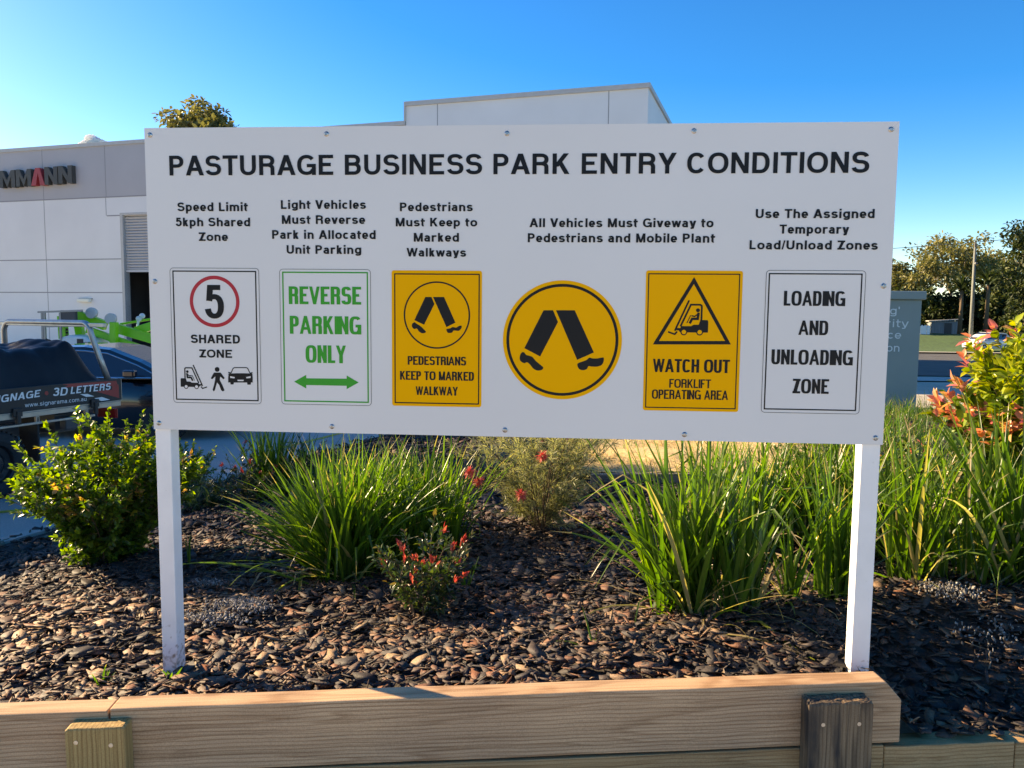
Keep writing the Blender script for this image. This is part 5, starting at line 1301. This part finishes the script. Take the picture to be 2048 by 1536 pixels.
strap_plant("strap_leaf_clump", bpt(1985, 1150), "broad strap leaf clump in front of the red tipped bush by the bed edge", [bl(48, .08, .55, .95, .0135, .03, .45, .4, dead=.03), bl(18, .08, .5, .8, .012, .5, 1.0, .8, dead=.15), bl(30, .1, .5, .8, .011, .05, .5, .4, base=(.3, .1))], 21, GS)
strap_plant("strap_leaf_clump", bpt(1895, 1085), "thin strap leaf clump in the gap before the red tipped bush", [bl(50, .16, .35, .75, .009, .05, .6, .6, dead=.12), bl(18, .2, .3, .6, .006, .4, 1.3, .9, dead=.8)], 22, GS)
# little weeds and single stems
GW = "grass seedlings on the mulch"
strap_plant("grass_seedling", bpt(203, 1372), "tiny bright grass seedling on the mulch left of the left post", [bl(7, .012, .05, .11, .005, .1, .7, .7)], 31, GW)
strap_plant("grass_seedling", bpt(345, 1368), "tiny broad leaved seedling at the foot of the left post", [bl(4, .01, .06, .11, .009, .1, .5, .4), bl(4, .015, .04, .08, .006, .7, 1.1, .9, dead=.6)], 32, GW)
strap_plant("grass_seedling", bpt(377, 1138), "single upright green grass shoot right of the left post", [bl(6, .012, .15, .26, .005, .0, .2, .2)], 33, GW)
strap_plant("grass_seedling", bpt(930, 1180), "small green shoot beside the red tipped seedling", [bl(5, .012, .10, .2, .008, .05, .35, .3), ], 34, GW)
strap_plant("grass_seedling", bpt(1190, 1295), "small yellowish blade of grass in the shaded mulch", [bl(3, .01, .1, .2, .005, .6, 1.2, .5)], 35, GW)
# fallen strap leaves
def fallen(pxs, w, label, seed, tint):
    pts = [bpt(*p) + np.array([0, 0, .022 + .02 * sin(i * 1.9)]) for i, p in enumerate(pxs)]; V = []; T = []
    for i, p in enumerate(pts):
        t = unit((pts[min(i + 1, len(pts) - 1)] - pts[max(i - 1, 0)])[None])[0]; s = np.cross(t, [0, 0, 1]); s /= np.linalg.norm(s)
        ww = w * (1 - (i / (len(pts) - 1)) ** 3 * .9); V += [p - s * ww, p + np.array([0, 0, -.003]), p + s * ww]
        if i: a = 3 * (i - 1); T += [(a, a + 1, a + 4, a + 3), (a + 1, a + 2, a + 5, a + 4)]
    o = np_mesh("fallen_leaf", V, T, M['strap'], None, np.full(len(T), tint), True); return tag(o, label, "leaf", "fallen strap leaves")
fallen([(1470, 1255), (1520, 1268), (1570, 1293), (1605, 1318), (1628, 1348)], .010, "long yellow-green fallen strap leaf by the foot of the right post", 1, .86)
fallen([(1435, 1282), (1490, 1294), (1545, 1292), (1580, 1280)], .006, "pale dry fallen leaf curving over the dark mulch", 2, .97)
fallen([(560, 1130), (520, 1165), (490, 1200)], .006, "dry grey-green fallen leaf below the left clump", 3, .93)
fallen([(608, 1130), (600, 1190), (594, 1240)], .008, "bent pale green fallen leaf hanging from the left clump", 4, .88)

# shrubs: branching stems carrying leaves
def shrub_geo(rng, H, R, nst, ntw, tl, base_r=.05, zlo=.25, flat=.35):
    """returns stems (list of polylines), leaf nodes: position, direction, t(0 base..1 tip), height fraction"""
    stems, NP, ND, NT = [], [], [], []
    for i in range(nst):
        az = 2 * pi * (i + rng.uniform(-.4, .4)) / nst * 2.4; ln = sqrt(rng.uniform(.02, 1))
        e = np.array([R * ln * cos(az), R * ln * sin(az), H * (1 - flat * ln * ln) * rng.uniform(.72, 1.0)])
        b = np.array([base_r * cos(az), base_r * sin(az), -.02]); c = np.array([e[0] * .35, e[1] * .35, e[2] * .6])
        ts = np.linspace(0, 1, 7); pl = [(1 - t) ** 2 * b + 2 * t * (1 - t) * c + t * t * e for t in ts]; stems.append((pl, .0045, .0015))
        tws = [(1.0, e, unit((e - c)[None])[0])]
        for k in range(ntw):
            t = rng.uniform(zlo, .97); p = (1 - t) ** 2 * b + 2 * t * (1 - t) * c + t * t * e
            d = unit((np.array([cos(az + rng.uniform(-1.9, 1.9)), sin(az + rng.uniform(-1.9, 1.9)), rng.uniform(-.1, 1.1)]))[None])[0]; tws.append((t, p, d))
        for t, p, d in tws:
            L = tl * rng.uniform(.6, 1.2); q = [p + d * L * s + np.array([0, 0, .18 * L * s * s]) for s in (0, .5, 1)]
            stems.append((q, .002, .001)); k = max(4, int(L / .016))
            for s in np.linspace(.08, 1, k):
                NP.append(p + d * L * s + np.array([0, 0, .18 * L * s * s])); ND.append(d); NT.append(s)
    return stems, np.array(NP), np.array(ND), np.array(NT)
def stems_mesh(stems, parent, m, name="stem", n=5):
    mb = MB()
    for pl, r0, r1 in stems: mb.tube(pl, list(np.linspace(r0, r1, len(pl))), n, cap=False)
    return mb.build(name, m, parent, smooth=True, fix=False)
def shrub(name, base, label, seed, H, R, nst, ntw, tl, ll, lw, mleaf, tintf, group=None, per=2, curl=.25, base_r=.05, zlo=.25, flat=.35, offset=(0, 0)):
    rng = np.random.RandomState(seed); e = empty(name, tuple(base), 0, label, "shrub", group)
    st, NP, ND, NT = shrub_geo(rng, H, R, nst, ntw, tl, base_r, zlo, flat)
    stems_mesh(st, e, M['stem'])
    P_ = np.repeat(NP, per, 0); D = np.repeat(ND, per, 0); t = np.repeat(NT, per); n = len(P_)
    D = unit(D * (.35 + .75 * t[:, None]) + unit(rng.normal(0, 1, (n, 3)) + np.array([0, 0, .35])) * .95)
    L = ll * rng.uniform(.55, 1.15, n) * np.where(t > .9, .75, 1); W = L * lw * rng.uniform(.8, 1.15, n)
    V, T = leaf_cloud(P_, D, L, W, rng, curl=curl)
    tint = np.clip(tintf(P_, t, rng), 0, 1)
    np_mesh("foliage", V, T, M[mleaf], e, np.repeat(tint, 8), True)
    return e, NP, ND, NT, rng
def tint_glossy(P_, t, rng):
    q = rng.uniform(.05, .6, len(t)) + .22 * (t > .75) * rng.uniform(0, 1, len(t)) + .10 * (P_[:, 2] > .45)
    k = np.sin(P_[:, 0] * 14 + 2) * np.sin(P_[:, 1] * 17) + .5 * np.sin(P_[:, 2] * 19)
    return np.where((t > .86) & (k > .4) & (P_[:, 2] > .25), rng.uniform(.86, 1, len(t)), np.minimum(q, .86))
bs = bpt(216, 1127)
shrub("glossy_shrub", bs, "rounded glossy green shrub with orange new growth left of the left post", 41, .77, .45, 48, 16, .14, .043, .30, 'glossy', tint_glossy, zlo=.04, flat=.40, per=3)
shrub("glossy_shrub", bpt(372, 1010), "smaller glossy shrub showing behind the left post", 42, .56, .20, 14, 10, .13, .042, .27, 'glossy', tint_glossy, zlo=.1)
def tint_tip(P_, t, rng): return rng.uniform(0, .7, len(t)) + .25 * (t > .8)
def red_tips(e, NP, ND, NT, rng, k, hmin, ll):
    sel = np.where((NT > .97) & (NP[:, 2] > hmin))[0]; sel = rng.permutation(sel)[:k]
    P_ = np.repeat(NP[sel], 9, 0); n = len(P_); D = unit(np.repeat(ND[sel], 9, 0) * .7 + np.array([0, 0, .9]) + rng.normal(0, .42, (n, 3)))
    P_ = P_ + rng.normal(0, .006, (n, 3)); L = ll * rng.uniform(.5, 1.1, n)
    V, T = leaf_cloud(P_, D, L, L * .17, rng, curl=.1); np_mesh("new_leaves", V, T, M['tip_red'], e, np.repeat(rng.uniform(0, 1, n), 8), True)
GR = "red tipped shrubs in the mulch bed"
r_ = shrub("red_tipped_shrub", bpt(848, 1235), "small dark shrub with bright red leaf tips in front of the left clump", 43, .36, .18, 15, 10, .09, .040, .20, 'tip_green', tint_tip, GR, zlo=.1)
red_tips(*r_, 15, .17, .042)
r_ = shrub("red_tipped_shrub", bpt(480, 1012), "low reddish shrub behind the strap clump near the left post", 44, .42, .30, 15, 8, .10, .038, .22, 'tip_green', tint_tip, GR)
red_tips(*r_, 16, .25, .04)
r_ = shrub("red_tipped_shrub", bpt(620, 990), "red flecked shrub half hidden behind the top of the left clump", 45, .46, .2, 9, 6, .09, .036, .22, 'tip_green', tint_tip, GR)
red_tips(*r_, 8, .25, .04)
# broad leaved shrub with red and yellow new growth
def tint_ph(P_, t, rng):
    h = np.clip((P_[:, 2] - .35) / .75, 0, 1); out = np.clip((np.hypot(P_[:, 0], P_[:, 1]) - .15) / .5, 0, 1)
    q = .10 + .42 * h + .14 * out * h + rng.uniform(-.16, .16, len(t))
    k = np.sin(P_[:, 0] * 9 + 1) * np.sin(P_[:, 1] * 8 + 2) + .6 * np.sin(P_[:, 2] * 11)
    return np.where((t > .62) & (h > .42) & (k > .15), rng.uniform(.86, 1.0, len(t)), np.minimum(q + .06, .80))
shrub("broad_leaved_shrub", bpt(2104, 1120), "big bush with red, orange and yellow-green new leaves at the edge of the bed", 46, 1.38, .55, 72, 16, .18, .084, .25, 'photinia', tint_ph, zlo=.10, flat=.42, curl=.35, base_r=.08)
shrub("broad_leaved_shrub", bpt(1868, 1050), "low green leafy shrub with a few red leaves behind the right post", 47, .50, .40, 22, 9, .14, .055, .24, 'photinia', lambda P_, t, rng: np.where(rng.uniform(0, 1, len(t)) > .985, 1.0, rng.uniform(.1, .62, len(t))), zlo=.15)
shrub("broad_leaved_shrub", bpt(1640, 985), "leafy green shrub behind the strap leaf mass under the board", 48, .5, .42, 20, 8, .13, .05, .2, 'photinia', lambda P_, t, rng: rng.uniform(.1, .6, len(t)), zlo=.15)

# needle leaved shrub with coral flower heads
def grevillea(base, label, seed, H, R, nst, ntw, nfl, group=None, fl_px=None):
    rng = np.random.RandomState(seed); e = empty("needle_leaf_shrub", tuple(base), 0, label, "shrub", group)
    st, NP, ND, NT = shrub_geo(rng, H, R, nst, ntw, .22, .03, .10, .30); stems_mesh(st, e, M['stem'])
    P_ = np.repeat(NP, 5, 0); n = len(P_); D = unit(np.repeat(ND, 5, 0) * 1.0 + unit(rng.normal(0, 1, (n, 3))) * .75)
    L = rng.uniform(.028, .062, n); V, T = leaf_cloud(P_, D, L, np.full(n, .0024), rng, curl=.1)
    np_mesh("foliage", V, T, M['needle'], e, np.repeat(np.clip(rng.uniform(0, .6, n) + .4 * np.repeat(NT, 5) * rng.uniform(0, 1, n), 0, 1), 8), True)
    for p in fl_px:
        c = on_y(p[0], p[1], base[1] - .36) - base
        k = 90; d = unit(rng.normal(0, 1, (k, 3)) + np.array([0, -.3, .3])); V, T = leaf_cloud(c + d * .006, d, rng.uniform(.018, .042, k), np.full(k, .0034), rng, curl=.6)
        f = np_mesh("flower", V, T, M['bloom'], e, np.repeat(rng.uniform(0, 1, k), 8), True)
    return e
grevillea(bpt(1082, 1062), "pale needle leaved shrub with coral flowers below the middle of the board", 51, .72, .46, 26, 9, 4, None, [(1085, 913), (1043, 990), (940, 944), (957, 962)])
grevillea(bpt(1110, 960), "second pale needle leaved shrub behind the coral flowering one", 52, .56, .50, 18, 8, 2, None, [(1087, 878), (1140, 880)])

# ------------------------------------------------------------------ trees
def tree(name, base, H, crown, label, seed, mleaf, trunk_h=.42, trunk_r=.22, leaf=.30, nleaf=2600, group=None, open_=.35, sc=(1, 1, .62), limbs=9):
    """crown: (rx, rz) metres. limbs end in leaf clusters, so that sky shows between them"""
    rng = np.random.RandomState(seed); e = empty(name, tuple(base), rng.uniform(0, 6), label, "tree", group)
    rx_, rz_ = crown; cz_ = H - rz_
    mb = MB(); fork = np.array([rng.normal(0, .2), rng.normal(0, .2), H * trunk_h])
    mb.tube([(0, 0, -.4), fork * np.array([.4, .4, .5]), fork], [trunk_r * 1.25, trunk_r, trunk_r * .8], 10)
    cl = []
    for i in range(limbs):
        az = 2.4 * i + rng.uniform(-.4, .4); rr = sqrt((i + .5) / limbs) * rng.uniform(.75, 1.0)
        zz = cz_ + rz_ * (rng.uniform(-.45, .9) * sqrt(max(0.05, 1 - rr * rr * .8)))
        tip = np.array([rx_ * rr * cos(az), rx_ * rr * sin(az), zz]); m_ = fork * .5 + tip * .5 + np.array([rng.normal(0, .3), rng.normal(0, .3), -.3])
        mb.tube([fork, m_, tip], [trunk_r * .55, trunk_r * .32, trunk_r * .10], 7, cap=False)
        cl.append((tip, rng.uniform(.32, .52)))
        for k in range(3):
            t2 = tip + rng.normal(0, .34, 3) * np.array([rx_, rx_, rz_]) * .8; mb.tube([m_ * .3 + tip * .7, t2], [trunk_r * .16, trunk_r * .06], 5, cap=False); cl.append((t2, rng.uniform(.20, .40)))
    mb.build("trunk", M['bark'], e, smooth=True, fix=False)
    w = np.array([c[1] ** 2 for c in cl]); idx = rng.choice(len(cl), nleaf, p=w / w.sum())
    C_ = np.array([c[0] for c in cl])[idx]; S_ = np.array([c[1] for c in cl])[idx]
    d = unit(rng.normal(0, 1, (nleaf, 3))) * (rng.uniform(0, 1, nleaf) ** .45)[:, None]
    P_ = C_ + d * (S_ * rx_)[:, None] * np.array(sc)
    D = unit(d + rng.normal(0, .7, (nleaf, 3)) + np.array([0, 0, -.2])); L = leaf * rng.uniform(.6, 1.4, nleaf)
    V, T = leaf_cloud(P_, D, L, L * .30, rng, curl=.2)
    ct = rng.uniform(-.25, .25, len(cl))[idx]
    np_mesh("crown", V, T, M[mleaf], e, np.repeat(np.clip(.5 + ct + rng.uniform(-.3, .3, nleaf), 0, 1), 8), True)
    return e
def tree_at(px, pytop, d, rpx, kind, label, seed, group, **k):
    t = at(px, pytop, d); gz = float(ground_h(t[0], t[1])); s = d / F_PX
    return tree("gum_tree" if kind == 'gum' else "shade_tree", (t[0], t[1], gz), float(t[2]) - gz, (rpx * s, k.pop('rz') * s), label, seed, kind, group=group, **k)
GT = "trees along the far roadside"
tree_at(1818, 508, 100, 62, 'gum', "olive gum tree just right of the board behind the grey-green cabinet", 61, GT, rz=48, nleaf=3800, leaf=.42)
tree_at(1905, 478, 104, 75, 'gum', "tallest gum tree with an airy crown left of the power pole", 62, GT, rz=52, nleaf=4200, leaf=.42)
tree_at(1992, 492, 108, 70, 'gum', "gum tree with pale limbs right of the power pole", 63, GT, rz=50, nleaf=4000, leaf=.42)
tree_at(1745, 525, 104, 60, 'gum', "gum tree mostly hidden behind the sign board", 64, GT, rz=45, nleaf=3000, leaf=.42)
tree_at(2075, 520, 110, 60, 'gum', "gum tree at the end of the roadside row behind the dark tree", 65, GT, rz=45, nleaf=3000, leaf=.42)
for i, (px, py, d, r, lab) in enumerate([(1800, 585, 93, 45, "dark bushy tree behind the cabinet"), (1850, 590, 98, 42, "dark bushy tree above the white marker posts"), (1900, 575, 97, 48, "dark bushy tree over the grey shed"),
        (1958, 585, 99, 42, "dark bushy tree behind the power pole"), (2005, 570, 94, 46, "dark bushy tree right of the white hatchback"), (2050, 590, 92, 46, "dark bushy tree above the red tipped bush")]):
    tree_at(px, py, d, r, 'bushy', lab, 70 + i, GT, rz=46, nleaf=3600, leaf=.45, trunk_h=.2, sc=(1, 1, .8), limbs=11)
tree_at(2082, 440, 66, 62, 'bushy', "large dark tree cut by the frame at the far right", 81, GT, rz=120, nleaf=6500, leaf=.32, trunk_h=.25, sc=(.9, .9, .9), limbs=16)
tree_at(2062, 590, 70, 40, 'bushy', "mid height dark bush below the large tree", 82, GT, rz=45, nleaf=3000, leaf=.32, trunk_h=.1, sc=(1, 1, .9), limbs=11)
tree_at(414, 203, 52, 76, 'gum', "gum tree crown rising over the warehouse roof behind the sign", 83, None, rz=78, nleaf=5200, leaf=.34)
tree("shade_tree", (-21.5, 14.6, 0), 9.5, (4.2, 2.6), "leafy shade tree standing in the car park beyond the flatbed truck", 84, 'bushy', trunk_h=.35, nleaf=6000, leaf=.40, sc=(1, 1, .8), limbs=14)  # out of view, added only to cast shade over the car park
def palm(px, py, d, label, seed):
    t = at(px, py, d); gz = float(ground_h(t[0], t[1])); H = float(t[2]) - gz; rng = np.random.RandomState(seed)
    e = empty("palm_tree", (t[0], t[1], gz), 0, label, "tree", "palms by the far roadside")
    MB().tube([(0, 0, -.3), (.05, 0, H * .5), (0, 0, H * .86)], [.26, .2, .16], 10).build("trunk", M['stem'], e, smooth=True)
    V, T, tt = blades(rng, 70, .1, 1.5, 2.3, .16, .15, 1.5, 1.1, seg=6); V = V + np.array([0, 0, H * .82])
    np_mesh("crown", V, T, M['bushy'], e, tt, True)
palm(1978, 545, 90, "dark palm right of the power pole", 91); palm(1925, 560, 91, "dark palm left of the power pole", 92)

# ------------------------------------------------------------------ bark mulch and crumbs
def chips(name, n, sampler, lmin, lmax, seed, m, label_kind="stuff", tilt=.38, thick=(.004, .010), lift=.004, tintf=None, asp=(.35, .8)):
    rng = np.random.RandomState(seed); x, y = sampler(rng, n); n = len(x)
    K = 8; L = rng.uniform(lmin, lmax, n) * rng.uniform(.5, 1.0, n); As = rng.uniform(asp[0], asp[1], n)
    bu = np.array([-1, -.35, .4, 1, 1, .3, -.42, -1.0]); bv = np.array([-1, -1, -1, -1, 1, 1, 1, 1.0])
    tap = np.where(bu[None] > 0, rng.uniform(.3, 1, (n, 1)), rng.uniform(.3, 1, (n, 1))); tap = np.where(np.abs(bu)[None] > .9, tap, 1.0)
    u = (bu[None] * rng.uniform(.72, 1.12, (n, K))) * (L / 2)[:, None]; v = bv[None] * tap * rng.uniform(.5, 1.2, (n, K)) * (L / 2 * As)[:, None]
    sk = rng.normal(0, .25, n)[:, None]; u = u + sk * v
    th = rng.uniform(*thick, n); bend = rng.normal(0, 2.2, n)
    w = bend[:, None] * (u ** 2) * .6 + rng.normal(0, .0015, (n, K))
    top = np.stack([u, v, w + th[:, None] / 2], -1); bot = np.stack([u * .97, v * .96, w - th[:, None] / 2], -1)
    loc = np.concatenate([top, bot], 1)                                  # n,14,3
    yaw = rng.uniform(0, 2 * pi, n); tx = rng.normal(0, tilt, n); ty = rng.normal(0, tilt, n)
    def R(ax, t):
        c, s, o, l = np.cos(t), np.sin(t), np.zeros_like(t), np.ones_like(t)
        m_ = {'x': [[l, o, o], [o, c, -s], [o, s, c]], 'y': [[c, o, s], [o, l, o], [-s, o, c]], 'z': [[c, -s, o], [s, c, o], [o, o, l]]}[ax]
        return np.moveaxis(np.array(m_), -1, 0)
    RR = R('z', yaw) @ R('x', tx) @ R('y', ty)
    g = np.einsum('nij,nkj->nki', RR, loc)
    z = bed_h(x, y) + lift + rng.uniform(0, .018, n) + np.abs(np.sin(np.hypot(tx, ty))) * L * .30
    g += np.stack([x, y, z], -1)[:, None, :]
    V = g.reshape(-1, 3); b = (np.arange(n) * 16)[:, None, None]
    f = []
    for k in range(1, K - 1): f += [(0, k, k + 1), (K, K + k + 1, K + k)]
    for k in range(K): j = (k + 1) % K; f += [(k, K + k, K + j), (k, K + j, j)]
    f = np.array(f); T = (f[None] + b).reshape(-1, 3)
    t = rng.uniform(0, 1, n) if tintf is None else tintf(x, y, rng)
    o = np_mesh(name, V, T, m, None, np.repeat(t, len(f))); o["kind"] = "stuff"; return o
M['mulch'] = tint_mat("bark_mulch_chip", [(0, (.022, .019, .019)), (.30, (.052, .043, .041)), (.48, (.105, .066, .050)), (.62, (.18, .078, .046)), (.72, (.19, .12, .08)), (.86, (.29, .20, .13)), (1, (.44, .33, .22))], .68, .5, 160)
M['crumb'] = tint_mat("pale_grey_crumb", [(0, (.13, .125, .12)), (.6, (.26, .25, .24)), (1, (.44, .42, .40))], .9, .3, 200)
def samp_near(rng, n):
    x = rng.uniform(-2.9, 2.6, n * 2); y = rng.uniform(-1.7, 3.0, n * 2)
    k = in_bed(x, y) & (y < 3.0); return x[k][:n], y[k][:n]
def samp_far(rng, n):
    x = rng.uniform(-4.6, 5.0, n * 2); y = rng.uniform(2.2, 10.5, n * 2); k = in_bed(x, y) & ~straw_in(x, y); return x[k][:n], y[k][:n]
def samp_wide(rng, n):
    x = rng.uniform(-5.4, 5.8, n * 2); y = rng.uniform(-1.2, 2.8, n * 2); k = in_bed(x, y) & ((x < -2.7) | (x > 2.4)); return x[k][:n], y[k][:n]
def mulch_tint(x, y, rng):
    k = np.sin(x * 2.3 + 1) * np.sin(y * 2.9 + .6) + .5 * np.sin(5.1 * x - 3.7 * y)
    t = rng.beta(1.35, 2.7, len(x)) + .11 * k + .20 * (sstep(.4, -1.0, x) * sstep(1.8, .2, y)); return np.clip(t, 0, .82)  # left front chips paler: sunlight painted into their tint
chips("bark_mulch", 15000, samp_near, .045, .112, 101, M['mulch'], tintf=mulch_tint, asp=(.38, .78), thick=(.0015, .0035), tilt=.19)
chips("bark_mulch", 9000, samp_near, .018, .055, 106, M['mulch'], tintf=mulch_tint, asp=(.3, .8), thick=(.0015, .003), tilt=.30, lift=.010)
chips("bark_mulch", 9000, samp_near, .020, .085, 104, M['mulch'], tintf=mulch_tint, asp=(.05, .18), thick=(.0012, .003), tilt=.26, lift=.016)
chips("bark_mulch", 16000, samp_far, .04, .10, 102, M['mulch'], tintf=mulch_tint)
chips("bark_mulch", 7000, samp_wide, .04, .09, 103, M['mulch'], tintf=mulch_tint)
def cluster(cs):
    def f(rng, n):
        X, Y = [], []
        for (px, py, sx, sy, w) in cs:
            p = bpt(px, py); k = int(n * w); X.append(rng.normal(p[0], sx, k)); Y.append(rng.normal(p[1], sy, k))
        X, Y = np.concatenate(X), np.concatenate(Y); k = in_bed(X, Y); return X[k], Y[k]
    return f
chips("pale_crumbs", 3600, cluster([(485, 1225, .055, .04, .40), (430, 1250, .06, .03, .14), (420, 1178, .03, .03, .05), (1900, 1195, .06, .045, .08), (1990, 1290, .10, .06, .04)]), .003, .013, 105, M['crumb'], lift=.022, asp=(.6, 1), thick=(.005, .012))
# twigs
mb = MB(); rng = np.random.RandomState(8)
for i in range(150):
    x, y = rng.uniform(-2.4, 2.3), rng.uniform(-.4, 3.2)
    if not bool(in_bed(np.array([x]), np.array([y]))[0]): continue
    a, L = rng.uniform(0, pi), rng.uniform(.05, .22); pts = []
    for s in (-.5, -.2, .15, .5):
        q = np.array([x + cos(a) * L * s + rng.normal(0, .008), y + sin(a) * L * s + rng.normal(0, .008)]); pts.append((q[0], q[1], float(bed_h(*q)) + .024 + rng.uniform(0, .008)))
    mb.tube(pts, [.0024, .0022, .002, .0012], 5)
o = mb.build("twigs", mat("dry_twig", (.22, .16, .11), .85, var=.3, vscale=30)); o["kind"] = "stuff"
# straw over the patch behind, weeds along the back of the bed
def scatter_blades(name, n, xr, yr, seed, m, l0, l1, w, a0, a1, dr, test=None, zoff=.05):
    rng = np.random.RandomState(seed); V, T, t = blades(rng, n, .0, l0, l1, w, a0, a1, dr, seg=3)
    x = rng.uniform(*xr, n); y = rng.uniform(*yr, n)
    if test is not None:
        ok = test(x, y)
        V = V.reshape(n, -1, 3)[ok].reshape(-1, 3); t = t.reshape(n, -1)[ok].ravel(); T = T[:len(t)]; x, y = x[ok], y[ok]; n = len(x)
    z = bed_h(x, y) + zoff
    V = V.reshape(n, -1, 3) + np.stack([x, y, z], -1)[:, None]; o = np_mesh(name, V.reshape(-1, 3), T, m, None, t, True); o["kind"] = "stuff"; return o
scatter_blades("straw", 10000, (-.15, 2.65), (4.3, 9.4), 111, M['straw'], .05, .16, .003, .7, 1.55, .5, straw_in)
scatter_blades("weeds", 6500, (1.7, 6.0), (1.9, 10.5), 112, M['strap'], .15, .46, .005, .05, .7, .9, lambda x, y: (x > 2.0) & ((x > 2.6) | (y < 4.2)), zoff=0)
scatter_blades("grass_tufts", 700, (-.1, 2.6), (4.3, 9.0), 113, M['strap'], .06, .18, .004, .05, .8, .9, lambda x, y: np.sin(x * 3) * np.sin(y * 2.3) > .3)
